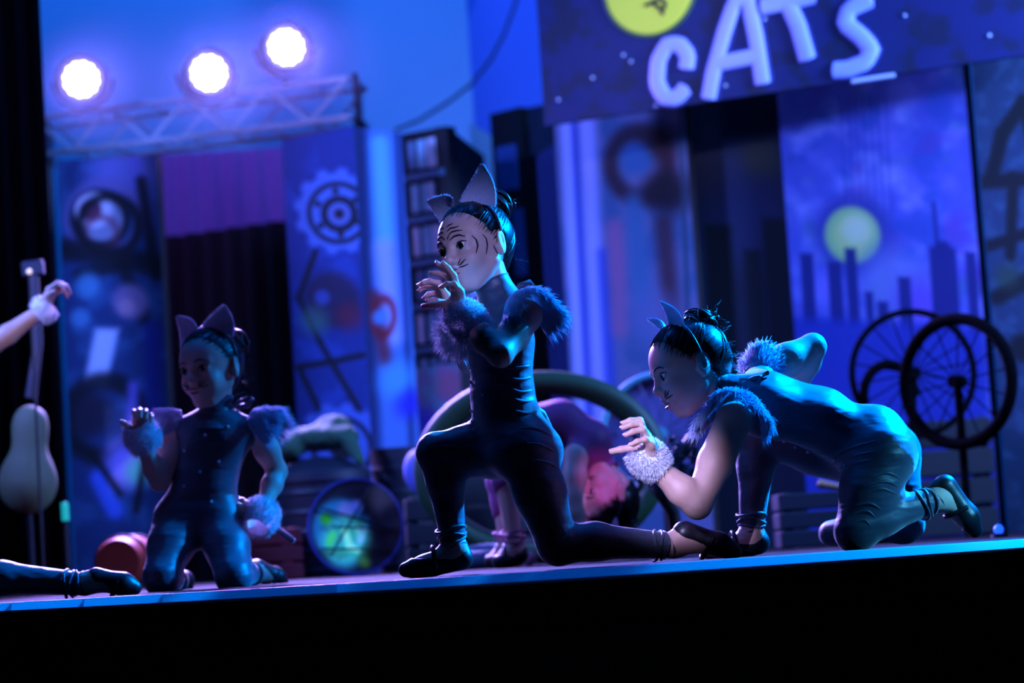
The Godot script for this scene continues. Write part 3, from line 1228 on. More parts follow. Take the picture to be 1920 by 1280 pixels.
func materials() -> void:
	M.skin = mat(Color(0.78, 0.63, 0.57), 0.48)
	M.skin.subsurf_scatter_enabled = true
	M.skin.subsurf_scatter_strength = 0.12
	M.nail = mat(Color(0.86, 0.66, 0.6), 0.3)
	M.eye_white = mat(Color(0.9, 0.9, 0.9), 0.12)
	M.iris = mat(Color(0.05, 0.03, 0.025), 0.08)
	M.tooth = mat(Color(0.92, 0.9, 0.85), 0.25)
	M.lips = mat(Color(0.5, 0.24, 0.23), 0.45)
	M.black_paint = mat(Color(0.04, 0.035, 0.05), 0.7)
	M.white_paint = mat(Color(0.86, 0.88, 0.92), 0.7)
	M.hair = mat(Color(0.06, 0.045, 0.045), 0.32)
	M.band = mat(Color(0.14, 0.16, 0.24), 0.35)
	var folds := noise_tex(0.02, 256, 3, 8)
	for k in ["velvet", "velvet_fine"]:
		M[k] = mat(Color(0.19, 0.23, 0.3), 0.46)
		M[k].rim_enabled = true
		M[k].rim = 1.0
		M[k].rim_tint = 0.2
		bump(M[k], folds, Vector3(1.2, 3.2, 1.2), 0.7)
	M.shoe = mat(Color(0.06, 0.065, 0.09), 0.42)
	M.stone = mat(Color(0.85, 0.88, 0.95), 0.12, 0.4)
	M.plush = mat(Color(0.92, 0.93, 0.97), 0.7)
	M.plush.backlight_enabled = true
	M.plush.backlight = Color(0.5, 0.5, 0.55)
	M.plush_blue = mat(Color(0.68, 0.74, 0.86), 0.6)
	M.plush_blue.backlight_enabled = true
	M.plush_blue.backlight = Color(0.45, 0.5, 0.6)
	M.plush_grey = mat(Color(0.7, 0.74, 0.84), 0.75)
	M.plush_grey.rim_enabled = true
	M.plush_grey.rim = 0.6
	M.black = mat(Color(0.03, 0.03, 0.035), 0.6)
	M.black_cloth = mat(Color(0.016, 0.014, 0.02), 0.95)
	M.black_cloth.metallic_specular = 0.0
	M.steel = mat(Color(0.82, 0.82, 0.86), 0.4, 0.3)
	M.dark_metal = mat(Color(0.1, 0.1, 0.13), 0.45, 0.3)
	M.timber = mat(Color(0.12, 0.08, 0.07), 0.75)
	bump(M.timber, noise_tex(0.03, 256, 4, 21), Vector3(0.6, 5, 0.6), 0.4)
	M.floor = mat(Color(0.04, 0.04, 0.05), 0.8)
	M.floor.metallic_specular = 0.25
	bump(M.floor, noise_tex(0.05, 256, 4, 5), Vector3(1.5, 1.5, 1.5), 0.15)
	M.nosing = mat(Color(0.82, 0.84, 0.88), 0.5, 0.1)
	M.cyc = mat(Color(0.6, 0.66, 0.78), 0.95)


func build_shell() -> void:
	# stage floor with a bowed front, its nosing and the timber front below it
	var front := []
	for i in 41:
		var x := lerpf(-4.0, 4.0, i / 40.0)
		front.append(Vector3(x, 0, -5.02 - 0.62 * pow(absf(x) / 1.25, 1.7) * (1.1 if x < 0 else 0.75) if absf(x) < 1.25 else -5.02 - 0.62 * (1.1 if x < 0 else 0.75) - (absf(x) - 1.25) * 0.35))
	var mb := MB.new()
	var fr := MB.new()
	for i in 40:
		var a: Vector3 = front[i]
		var b: Vector3 = front[i + 1]
		mb.poly([a, b, Vector3(b.x, 0, -13.0), Vector3(a.x, 0, -13.0)], Vector3.UP)
		mb.poly([a - Vector3(0, 0.06, 0), b - Vector3(0, 0.06, 0), Vector3(b.x, -0.06, -13.0), Vector3(a.x, -0.06, -13.0)], Vector3.DOWN)
		mb.poly([a, b, b - Vector3(0, 0.06, 0), a - Vector3(0, 0.06, 0)], Vector3(0, 0, 1))
		var ia := a + Vector3(0, -0.02, -0.015)
		var ib := b + Vector3(0, -0.02, -0.015)
		fr.poly([ia, ib, ib - Vector3(0, 0.98, 0), ia - Vector3(0, 0.98, 0)], Vector3(0, 0, 1))
	struct("floor", mb, M.floor)
	struct("wall_front", fr, M.timber)
	var nm := MB.new()
	for i in 40:
		var a: Vector3 = front[i]
		var b: Vector3 = front[i + 1]
		var prof := [Vector3(0, 0.0015, -0.004), Vector3(0, 0.0012, 0.004), Vector3(0, -0.017, 0.022), Vector3(0, -0.021, 0.021), Vector3(0, -0.024, 0.002)]
		var nors := [Vector3(0, 1, 0.05), Vector3(0, 0.72, 0.7), Vector3(0, -0.4, 0.9), Vector3(0, -1, 0.1)]
		for k in 4:
			nm.poly([a + prof[k], b + prof[k], b + prof[k + 1], a + prof[k + 1]], (nors[k] as Vector3).normalized())
	struct("trim_1", nm, M.nosing)
	var rail := []
	for p in front:
		rail.append(p + Vector3(0, -0.125, -0.012))
	var rm := MB.new()
	rm.tube(rail, 0.009, 8, true)
	struct("trim_2", rm, M.timber)
	# house floor, back wall, side walls and ceiling of the stage house
	var hf := MB.new()
	hf.box(Transform3D(Basis(), Vector3(0, -1.05, -5)), Vector3(12, 0.1, 18), 0.01)
	struct("floor_house", hf, M.black)
	var bw := MB.new()
	bw.box(Transform3D(Basis(), Vector3(0, 2.0, -12.6)), Vector3(12, 6.2, 0.2), 0.01)
	struct("wall_back", bw, M.cyc)
	for s in [-1.0, 1.0]:
		var sw := MB.new()
		sw.box(Transform3D(Basis(), Vector3(s * 5.9, 2.0, -5)), Vector3(0.2, 6.2, 18), 0.01)
		struct("wall_left" if s < 0 else "wall_right", sw, M.black_cloth)
	var ce := MB.new()
	ce.box(Transform3D(Basis(), Vector3(0, 5.1, -5)), Vector3(12, 0.2, 18), 0.01)
	struct("ceiling", ce, M.black_cloth)
	var re := MB.new()
	re.box(Transform3D(Basis(), Vector3(0, 2.0, 4.0)), Vector3(12, 6.2, 0.2), 0.01)
	struct("wall_rear", re, M.black_cloth)


func curtain(label: String, a: Vector3, b: Vector3, tall: float, folds: int, deep: float, m: Material, low := 0.0) -> void:
	var base := Vector3((a.x + b.x) / 2, low, (a.z + b.z) / 2)
	var o := thing("stage_curtain", label, "curtain", base)
	var mb := MB.new()
	var dir := (b - a).normalized()
	var nor := Vector3(dir.z, 0, -dir.x)
	if nor.z < 0:
		nor = -nor
	var steps := folds * 8
	for i in steps + 1:
		var s := i / float(steps)
		var ph := s * folds * TAU
		var q := a.lerp(b, s) + nor * deep * sin(ph)
		q.y = low
		var nn := (nor - dir * deep * folds * TAU / a.distance_to(b) * cos(ph)).normalized()
		mb.p(q, nn)
		mb.p(q + Vector3(0, tall, 0), nn)
		mb.p(q - nor * 0.01, -nn)
		mb.p(q - nor * 0.01 + Vector3(0, tall, 0), -nn)
	for i in steps:
		var k := i * 4
		mb.f(k, k + 1, k + 5)
		mb.f(k, k + 5, k + 4)
		mb.f(k + 2, k + 3, k + 7)
		mb.f(k + 2, k + 7, k + 6)
	part("cloth", mb, m, o, base)


func build_flats() -> void:
	var ink := Color(0.03, 0.035, 0.06)
	# clockwork flat on the left
	var F := flat("painted_flat", "tall painted flat with a round eye-like clock, standing behind the left girl", V(106, 300), 9.3, V(293, 290), 9.15)
	var c := canvas(F, 128, 420, Color(0.13, 0.24, 0.42))
	c.mottle(blur_noise(2, 0.012), -0.1, 0.5, Color(0.2, 0.38, 0.55), 0.8)
	c.disc(V(225, 330), 60, 40, Color(0.5, 0.5, 0.75), 0.9)
	c.line([V(255, 300), V(275, 420)], 12, 14, Color(0.45, 0.45, 0.78), 0.9)
	c.ring(V(195, 410), 66, 9, 12, Color(0.5, 0.42, 0.62), 0.9)
	c.disc(V(188, 412), 56, 8, ink, 0.95)
	c.disc(V(190, 415), 42, 8, Color(0.6, 0.6, 0.68))
	c.disc(V(178, 395), 34, 6, Color(0.85, 0.82, 0.86))
	c.disc(V(168, 392), 24, 6, Color(0.42, 0.2, 0.28))
	c.ring(V(172, 398), 27, 5, 5, Color(0.9, 0.88, 0.92))
	c.ring(V(190, 440), 30, 6, 8, Color(0.5, 0.22, 0.28), 0.7)
	c.ring(V(205, 425), 55, 8, 8, ink, 0.9)
	c.line([V(120, 470), V(300, 500)], 20, 12, ink, 0.85)
	c.line([V(265, 340), V(292, 520)], 10, 8, ink, 0.85)
	c.line([V(150, 520), V(230, 500), V(270, 600)], 12, 10, ink, 0.8)
	c.disc(V(165, 540), 24, 14, Color(0.35, 0.62, 0.75), 0.9)
	c.disc(V(150, 600), 18, 10, Color(0.35, 0.6, 0.75), 0.9)
	c.disc(V(245, 570), 34, 12, Color(0.6, 0.48, 0.62), 0.9)
	c.disc(V(238, 580), 16, 8, Color(0.78, 0.6, 0.66), 0.9)
	c.rect(V(168, 622), V(212, 728), 9, Color(0.82, 0.86, 0.95), 1.0, -0.22)
	c.ring(V(195, 790), 70, 16, 12, ink, 0.85)
	c.disc(V(165, 780), 44, 20, Color(0.12, 0.08, 0.14), 0.8)
	c.line([V(250, 730), V(245, 830)], 10, 10, Color(0.5, 0.45, 0.85), 0.9)
	c.disc(V(240, 875), 44, 26, Color(0.62, 0.55, 0.9), 1.0)
	c.disc(V(262, 890), 26, 18, Color(0.4, 0.85, 0.72), 1.0)
	c.line([V(185, 900), V(215, 960)], 16, 10, Color(0.3, 0.45, 0.9), 0.9)
	c.line([V(170, 850), V(225, 930)], 6, 6, ink, 0.9)
	c.line([V(275, 840), V(255, 960)], 6, 6, ink, 0.9)
	c.disc(V(290, 880), 20, 16, Color(0.5, 0.8, 0.75), 0.8)
	c.line([V(285, 620), V(290, 860)], 16, 10, Color(0.12, 0.14, 0.5), 0.8)
	board(F, painted(c))
	# square tower with gears
	var a := V(528, 262)
	F = flat("painted_tower", "square tower flat painted with blue gears, between the left and middle girls", a, 8.98, V(662, 236), 8.86, 0.03)
	c = canvas(F, 128, 420, Color(0.12, 0.2, 0.46))
	c.mottle(blur_noise(5, 0.01), -0.1, 0.5, Color(0.16, 0.28, 0.58), 0.8)
	c.gear(V(632, 395), 72, 12, 9, 5, Color(0.33, 0.45, 0.72))
	c.ring(V(634, 398), 54, 4, 4, ink)
	c.ring(V(636, 400), 28, 6, 4, ink)
	c.disc(V(636, 400), 17, 5, Color(0.4, 0.42, 0.62))
	c.disc(V(636, 400), 9, 4, ink)
	for k in 6:
		c.disc(V(634, 398) + Vector2.from_angle(k * TAU / 6 + 0.4) * 41, 6, 3, ink)
	c.line([V(592, 470), V(560, 560), V(600, 640), V(690, 790)], 5, 4, ink)
	c.line([V(680, 660), V(560, 690), V(600, 770)], 5, 4, ink)
	c.disc(V(622, 560), 52, 14, Color(0.16, 0.1, 0.2), 0.85)
	c.disc(V(604, 556), 14, 6, Color(0.25, 0.3, 0.55))
	c.disc(V(590, 600), 26, 18, Color(0.3, 0.55, 0.4), 0.6)
	c.disc(V(655, 590), 26, 18, Color(0.5, 0.1, 0.16), 0.6)
	c.gear(V(640, 830), 72, 12, 9, 5, Color(0.3, 0.42, 0.72))
	c.ring(V(640, 832), 54, 4, 4, ink)
	c.disc(V(640, 832), 24, 6, ink)
	board(F, painted(c))
	var F2 := flat("", "", V(662, 236), 8.86, V(752, 250), 9.1, 0.03, 0.0, F.node, "side_board")
	F2.base = F.base
	c = canvas(F2, 96, 420, Color(0.32, 0.46, 0.72))
	c.line([V(672, 240), V(700, 850)], 14, 12, Color(0.06, 0.1, 0.28), 0.9)
	c.line([V(745, 250), V(772, 850)], 5, 8, Color(0.08, 0.14, 0.34), 0.9)
	c.line([V(712, 270), V(722, 450)], 16, 14, Color(0.45, 0.75, 0.86), 0.9)
	c.line([V(720, 470), V(735, 640)], 18, 16, Color(0.72, 0.68, 0.9), 0.9)
	c.ring(V(718, 600), 34, 8, 8, Color(0.6, 0.08, 0.14), 0.9, 0.6)
	c.line([V(700, 560), V(722, 680)], 12, 12, Color(0.45, 0.06, 0.12), 0.8)
	c.disc(V(712, 600), 14, 8, Color(0.35, 0.55, 0.8), 0.9)
	c.disc(V(745, 720), 34, 24, Color(0.35, 0.7, 0.85), 0.7)
	c.disc(V(768, 770), 24, 20, Color(0.18, 0.12, 0.75), 0.8)
	board(F2, painted(c))
	# building with window rows
	F = flat("painted_building", "narrow dark tower block with rows of pale windows, behind the middle girl", V(752, 252), 9.35, V(838, 236), 9.2, 0.05)
	var wall := mat(Color(0.055, 0.06, 0.1), 0.85)
	board(F, wall)
	F2 = flat("", "", V(838, 236), 9.2, V(908, 292), 9.75, 0.05, 0.0, F.node, "side_board")
	F2.base = F.base
	var sidewall := mat(Color(0.12, 0.1, 0.16), 0.85)
	board(F2, sidewall)
	var pane_mats := [mat(Color(0.84, 0.92, 0.96), 0.7), mat(Color(0.58, 0.82, 0.88), 0.7), mat(Color(0.42, 0.58, 0.7), 0.7)]
	var ledge := mat(Color(0.36, 0.52, 0.64), 0.8)
	var rows := 6
	for r in rows:
		var v0 := 0.055 + r * 0.1
		var us := [[0.22, 0.075, 2], [0.45, 0.085, 0], [0.7, 0.12, 0]] if r % 2 == 0 else [[0.24, 0.09, 1], [0.46, 0.06, 1], [0.62, 0.06, 0], [0.82, 0.07, 1]]
		for u in us:
			var mb := MB.new()
			plate(F, u[0] + rng.randf_range(-0.02, 0.02), v0, u[1], 0.033, 0.012, mb)
			part("window_pane", mb, pane_mats[(u[2] + (1 if rng.randf() < 0.25 else 0)) % 3], F.node, F.base)
		var lb := MB.new()
		plate(F, 0.5, v0 + 0.05, 0.42, 0.0085, 0.02, lb)
		part("ledge", lb, ledge, F.node, F.base)
	var poster := flat("", "", V(777, 690), 9.15, V(862, 680), 9.1, 0.02, 0.28, F.node, "poster")
	poster.base = F.base
	c = canvas(poster, 48, 64, Color(0.42, 0.32, 0.45))
	c.mottle(blur_noise(12, 0.02), -0.1, 0.3, Color(0.3, 0.42, 0.48), 0.9)
	c.disc(V(845, 720), 30, 20, Color(0.6, 0.25, 0.3), 0.7)
	c.disc(V(790, 790), 26, 20, Color(0.2, 0.12, 0.6), 0.9)
	board(poster, painted(c))
	# dark tower with two lit windows and a blue pilaster, right of the middle girl's head
	F = flat("painted_building", "tall black tower block right of the middle girl, with two blue windows", V(918, 214), 9.9, V(975, 200), 9.8, 0.05)
	board(F, mat(Color(0.04, 0.045, 0.08), 0.9))
	for w in [[0.5, 0.13, 0.32, 0.05], [0.85, 0.3, 0.28, 0.075], [0.6, 0.45, 0.3, 0.03]]:
		var mb := MB.new()
		plate(F, w[0], w[1], w[2], w[3], 0.012, mb)
		part("window_pane", mb, mat(Color(0.2, 0.34, 0.6), 0.8), F.node, F.base)
	F = flat("painted_flat", "plain slate-coloured board standing behind the blue pilaster", V(972, 205), 10.3, V(1050, 190), 10.2, 0.05)
	board(F, mat(Color(0.1, 0.14, 0.24), 0.9))
	F = flat("painted_flat", "low black board between the tower block and the blue pilaster", V(976, 300), 9.65, V(1012, 284), 9.6, 0.03)
	board(F, mat(Color(0.035, 0.035, 0.05), 0.9))
	F = flat("pilaster", "narrow dark blue fluted pilaster left of the lilac column", V(1006, 290), 9.5, V(1048, 262), 9.4, 0.05)
	board(F, mat(Color(0.09, 0.13, 0.34), 0.8))
	for k in 3:
		var mb := MB.new()
		mb.bar(on(F, 0.2 + k * 0.3, 0.02, 0.004), on(F, 0.2 + k * 0.3, 1.0, 0.004), 0.011, 8)
		part("flute", mb, mat(Color(0.13, 0.18, 0.42), 0.7), F.node, F.base)
	F = flat("painted_flat", "small pale board showing between the window tower and the black tower", V(880, 230), 10.4, V(922, 255), 10.4, 0.03)
	board(F, mat(Color(0.55, 0.72, 0.82), 0.9))
	# lilac column flat with rust-red blotches
	F = flat("painted_flat", "flat painted with a lilac column and rust-red clouds, behind the crouching girl", V(1036, 195), 9.35, V(1280, 166), 9.0)
	c = canvas(F, 160, 420, Color(0.46, 0.45, 0.58))
	c.mottle(blur_noise(15, 0.008), -0.2, 0.4, Color(0.25, 0.38, 0.52), 0.7)
	c.line([V(1062, 200), V(1095, 800)], 14, 10, Color(0.8, 0.76, 0.95))
	c.line([V(1100, 200), V(1130, 800)], 16, 16, Color(0.78, 0.72, 0.95))
	c.line([V(1076, 200), V(1106, 800)], 5, 8, Color(0.12, 0.2, 0.7), 0.8)
	c.line([V(1132, 480), V(1150, 800)], 8, 14, Color(0.14, 0.25, 0.72), 0.8)
	c.ring(V(1200, 310), 62, 16, 14, Color(0.2, 0.06, 0.1), 0.8, 0.85)
	c.disc(V(1250, 360), 40, 26, Color(0.12, 0.04, 0.08), 0.95)
	c.disc(V(1235, 270), 34, 24, Color(0.2, 0.07, 0.1), 0.8)
	c.disc(V(1195, 300), 28, 16, Color(0.2, 0.4, 0.6), 0.9)
	c.line([V(1155, 430), V(1165, 620)], 16, 14, Color(0.72, 0.42, 0.55), 0.9)
	c.line([V(1190, 380), V(1210, 620)], 16, 16, Color(0.28, 0.46, 0.6), 0.8)
	c.line([V(1245, 420), V(1262, 620)], 16, 14, Color(0.3, 0.12, 0.16), 0.8)
	c.disc(V(1230, 600), 50, 30, Color(0.5, 0.46, 0.62), 0.7)
	c.line([V(1275, 190), V(1290, 640)], 4, 4, Color(0.2, 0.28, 0.34), 0.9)
	board(F, painted(c))
	# dusk skyline flat
	F = flat("painted_flat", "dim painted flat with a dark dusk skyline, left of the moon backdrop", V(1278, 160), 9.2, V(1468, 134), 8.95)
	c = canvas(F, 128, 400, Color(0.1, 0.1, 0.18))
	c.disc(V(1380, 290), 60, 40, Color(0.14, 0.17, 0.26), 0.9)
	c.disc(V(1430, 300), 36, 26, Color(0.22, 0.22, 0.12), 0.8)
	c.disc(V(1390, 420), 80, 50, Color(0.15, 0.16, 0.3), 0.9)
	c.rect(V(1290, 470), V(1330, 680), 14, Color(0.1, 0.17, 0.26), 0.9)
	c.rect(V(1330, 425), V(1380, 700), 7, Color(0.02, 0.04, 0.08))
	c.rect(V(1402, 470), V(1432, 700), 6, Color(0.02, 0.03, 0.07))
	c.rect(V(1438, 410), V(1500, 700), 7, Color(0.02, 0.03, 0.06))
	board(F, painted(c))
	# moon backdrop
	F = flat("painted_flat", "blue night backdrop with a full moon over a painted city skyline", V(1455, 145), 8.9, V(1803, 83), 8.35, 0.04)
	c = canvas(F, 256, 440, Color(0.33, 0.37, 0.72))
	c.mottle(blur_noise(33, 0.007), -0.1, 0.5, Color(0.46, 0.47, 0.8), 0.9)
	c.mottle(blur_noise(34, 0.008, 3), 0.0, 0.6, Color(0.6, 0.62, 0.86), 0.8)
	c.mottle(blur_noise(35, 0.007, 3), 0.05, 0.6, Color(0.18, 0.32, 0.64), 0.8)
	c.mottle(blur_noise(36, 0.007, 3), 0.15, 0.7, Color(0.4, 0.28, 0.64), 0.7)
	c.mottle(blur_noise(37, 0.007, 3), 0.2, 0.7, Color(0.28, 0.44, 0.58), 0.6)
	for k in 7:
		c.line([V(1580 + k * 14, 180), V(1592 + k * 14, 400)], 1.2, 3, Color(0.16, 0.2, 0.5), 0.55)
	c.disc(V(1602, 440), 72, 24, Color(0.22, 0.24, 0.55), 0.9)
	c.disc(V(1602, 440), 50, 8, Color(0.84, 0.93, 0.5))
	c.ring(V(1602, 442), 44, 8, 8, Color(0.66, 0.86, 0.5), 0.8)
	c.disc(V(1610, 430), 26, 16, Color(0.95, 0.97, 0.72), 0.8)
	c.disc(V(1680, 520), 60, 40, Color(0.5, 0.55, 0.75), 0.8)
	c.disc(V(1730, 560), 46, 34, Color(0.46, 0.3, 0.75), 0.8)
	c.disc(V(1550, 545), 34, 26, Color(0.55, 0.5, 0.85), 0.8)
	var dusk := Color(0.09, 0.13, 0.42)
	for b in [[1505, 478, 1530], [1558, 492, 1584], [1592, 466, 1613], [1628, 545, 1642], [1650, 562, 1670], [1690, 514, 1712], [1748, 455, 1796], [1812, 460, 1830]]:
		c.rect(V(b[0], b[1]), V(b[2], 612), 4, dusk, 0.95)
	c.line([V(1752, 375), V(1760, 470)], 3, 3, dusk)
	c.disc(V(1768, 458), 16, 5, dusk)
	c.rect(V(1490, 598), V(1850, 1000), 12, Color(0.12, 0.2, 0.6), 0.9)
	board(F, painted(c))
	# graffiti flat on the right
	F = flat("painted_flat", "dark flat on the far right with thick black graffiti strokes", V(1819, 92), 8.32, V(1982, 57), 8.14)
	c = canvas(F, 96, 420, Color(0.12, 0.2, 0.3))
	c.mottle(blur_noise(44, 0.02), -0.1, 0.4, Color(0.18, 0.28, 0.38), 0.8)
	c.rect(V(1800, 90), V(1840, 1100), 10, Color(0.02, 0.02, 0.03))
	c.line([V(1860, 330), V(1880, 250), V(1920, 190), V(1950, 300)], 13, 6, Color(0.015, 0.015, 0.02))
	c.line([V(1840, 345), V(1960, 330)], 13, 6, Color(0.015, 0.015, 0.02))
	c.line([V(1900, 330), V(1895, 480)], 10, 6, Color(0.015, 0.015, 0.02))
	c.line([V(1840, 470), V(1960, 420)], 10, 6, Color(0.015, 0.015, 0.03))
	c.line([V(1870, 560), V(1960, 500)], 14, 8, Color(0.02, 0.02, 0.02))
	c.disc(V(1890, 520), 24, 18, Color(0.18, 0.26, 0.16), 0.7)
	c.disc(V(1920, 650), 26, 10, Color(0.015, 0.015, 0.02))
	board(F, painted(c))
	# opening between the two left flats: violet drape above, maroon curtain below
	curtain("violet drape under the lighting truss, between the two left flats", at(270, 600, 11.2), at(570, 600, 11.2), at(420, 282, 11.2).y, 7, 0.012, mat(Color(0.55, 0.36, 0.6), 0.9))
	var low := at(420, 440, 10.9).y
	curtain("dark maroon curtain hanging behind the left girl's head", at(280, 600, 10.9), at(590, 600, 10.5), low, 8, 0.025, mat(Color(0.14, 0.03, 0.07), 0.9))
	curtain("black masking curtain along the left edge of the stage", at(-120, 600, 8.2), at(97, 600, 8.0), 4.2, 6, 0.03, M.black_cloth)
	# hanging blue cloth in the middle, cable in front of it
	var k1 := at(878, 60, 10.9)
	var k2 := at(1020, 60, 10.9)
	curtain("plain bright blue cloth hanging between the pale wall and the sign", Vector3(k1.x, 0, k1.z), Vector3(k2.x, 0, k2.z), 4.0, 1, 0.004, mat(Color(0.3, 0.42, 0.78), 0.95))
	var cb := MB.new()
	var cp := []
	for q in [[978, -30], [962, 20], [945, 65], [920, 112], [884, 158], [840, 192], [785, 226], [740, 244]]:
		cp.append(at(q[0], q[1], 10.6))
	cb.tube(cp, 0.008, 6, true)
	var mid: Vector3 = cp[4]
	solo("cable", cb, M.black, "thin dark cable drooping across the blue cloth", "cable", mid)


func build_sign() -> void:
	var F := flat("hanging_sign", "wide dark blue banner with a yellow moon and the word CATS", V(998, -120), 8.75, V(1990, -285), 7.9, 0.02, 0.0)
	F.low = at(1018, 236, 8.75).y
	F.bl = V(1018, 236)
	F.node.set_meta("category", "banner")
	var c := canvas(F, 320, 128, Color(0.03, 0.07, 0.3))
	c.mottle(blur_noise(51, 0.012), -0.1, 0.5, Color(0.02, 0.04, 0.17), 0.9)
	board(F, painted(c, 0.7))
	var inv := Transform2D((F.tr as Vector2) - F.tl, (F.bl as Vector2) - F.tl, F.tl).affine_inverse()
	var spot_on := func(q: Vector2, off: float) -> Vector3:
		var u: Vector2 = inv * q
		return on(F, u.x, u.y, off)
	# moon: a painted disc with a dark leaping figure
	var moon := MB.new()
	var mc: Vector3 = spot_on.call(V(1234, -28), 0.004)
	moon.lathe(mc, F.n, [[0.006, 0.0], [0.006, 0.165], [0.0, 0.176], [-0.003, 0.176]], 40)
	part("moon", moon, mat(Color(0.92, 0.93, 0.2), 0.7), F.node, F.base, "yellow-green painted moon")
	var halo := MB.new()
	halo.ring(mc, (F.q - F.p).normalized() * 0.179, Vector3.UP * 0.179, 0.007, 0, TAU, 40, 6)
	part("moon_rim", halo, mat(Color(0.28, 0.4, 0.22), 0.8), F.node, F.base)
	var fig := MB.new()
	for s in [[[1226, 8], [1240, 2], [1256, -6], [1262, -18]], [[1240, 2], [1256, 12], [1262, 24]], [[1256, -6], [1266, 2], [1264, 14]]]:
		var pts := []
		for q in s:
			pts.append(spot_on.call(V(q[0], q[1]), 0.012))
		fig.tube(pts, 0.0075, 6, true, F.n, 0.4)
	part("figure", fig, mat(Color(0.05, 0.09, 0.05), 0.8), F.node, F.base, "small dark leaping figure")
	var letters := {
		"letter_c": [[[1304, 122], [1308, 98], [1292, 78], [1268, 78], [1250, 108], [1246, 150], [1260, 176], [1284, 178], [1302, 158]]],
		"letter_a": [[[1346, 176], [1358, 120], [1380, 50], [1400, -4], [1424, -8], [1438, 60], [1450, 146]], [[1366, 112], [1440, 96]]],
		"letter_t": [[[1450, 6], [1500, -4], [1548, -16]], [[1498, -4], [1518, 40], [1534, 100]]],
		"letter_s": [[[1652, -10], [1612, 8], [1604, 34], [1634, 58], [1652, 80], [1640, 104], [1606, 118], [1582, 120]]],
	}
	var white := mat(Color(0.66, 0.68, 0.9), 0.6)
	var edge := mat(Color(0.1, 0.14, 0.45), 0.7)
	for k in letters:
		var mb := MB.new()
		var eb := MB.new()
		for s in letters[k]:
			var pts := []
			var cv := Curve3D.new()
			for i in s.size():
				var q := V(s[i][0], s[i][1])
				var tan_: Vector2 = (V(s[min(i + 1, s.size() - 1)][0], s[min(i + 1, s.size() - 1)][1]) - V(s[max(i - 1, 0)][0], s[max(i - 1, 0)][1])) / 6.0
				var q3: Vector3 = spot_on.call(q, 0.008)
				var t3: Vector3 = spot_on.call(q + tan_, 0.008) - q3
				cv.add_point(q3, -t3, t3)
			for i in 25:
				pts.append(cv.sample_baked(cv.get_baked_length() * i / 24.0))
			mb.tube(pts, 0.03 if k != "letter_a" else 0.028, 14, true, F.n, 0.35)
			var low := []
			for q in pts:
				low.append(q - F.n * 0.006)
			eb.tube(low, 0.038, 14, true, F.n, 0.2)
		var o := part(k, mb, white, F.node, F.base, "lilac-white painted letter " + k.right(1).to_upper())
		part("outline", eb, edge, o, F.base)
	for q in [[1195, 112], [1048, 187], [1118, 144], [1243, 192], [1378, 152], [1310, 110], [1180, 100], [1455, 28], [1712, 18], [1860, 52]]:
		var mb := MB.new()
		mb.ball(spot_on.call(V(q[0], q[1]), 0.004), Vector3.ONE * 0.006, Basis(), 5)
		part("sequin", mb, M.stone, F.node, F.base)
	var tp := MB.new()
	tp.tube([spot_on.call(V(1616, 140), 0.012), spot_on.call(V(1692, 127), 0.012)], 0.008, 8, true)
	part("edge_tape", tp, mat(Color(0.85, 0.87, 0.95), 0.3), F.node, F.base, "shiny pale tape on the lower edge")
	for e in [0.05, 0.95]:
		var w := MB.new()
		w.bar(on(F, e, 0.0, -0.01), on(F, e, 0.0, -0.01) + Vector3(0, 5.0 - on(F, e, 0.0).y, 0), 0.004, 6)
		part("wire", w, M.steel, F.node, F.base)


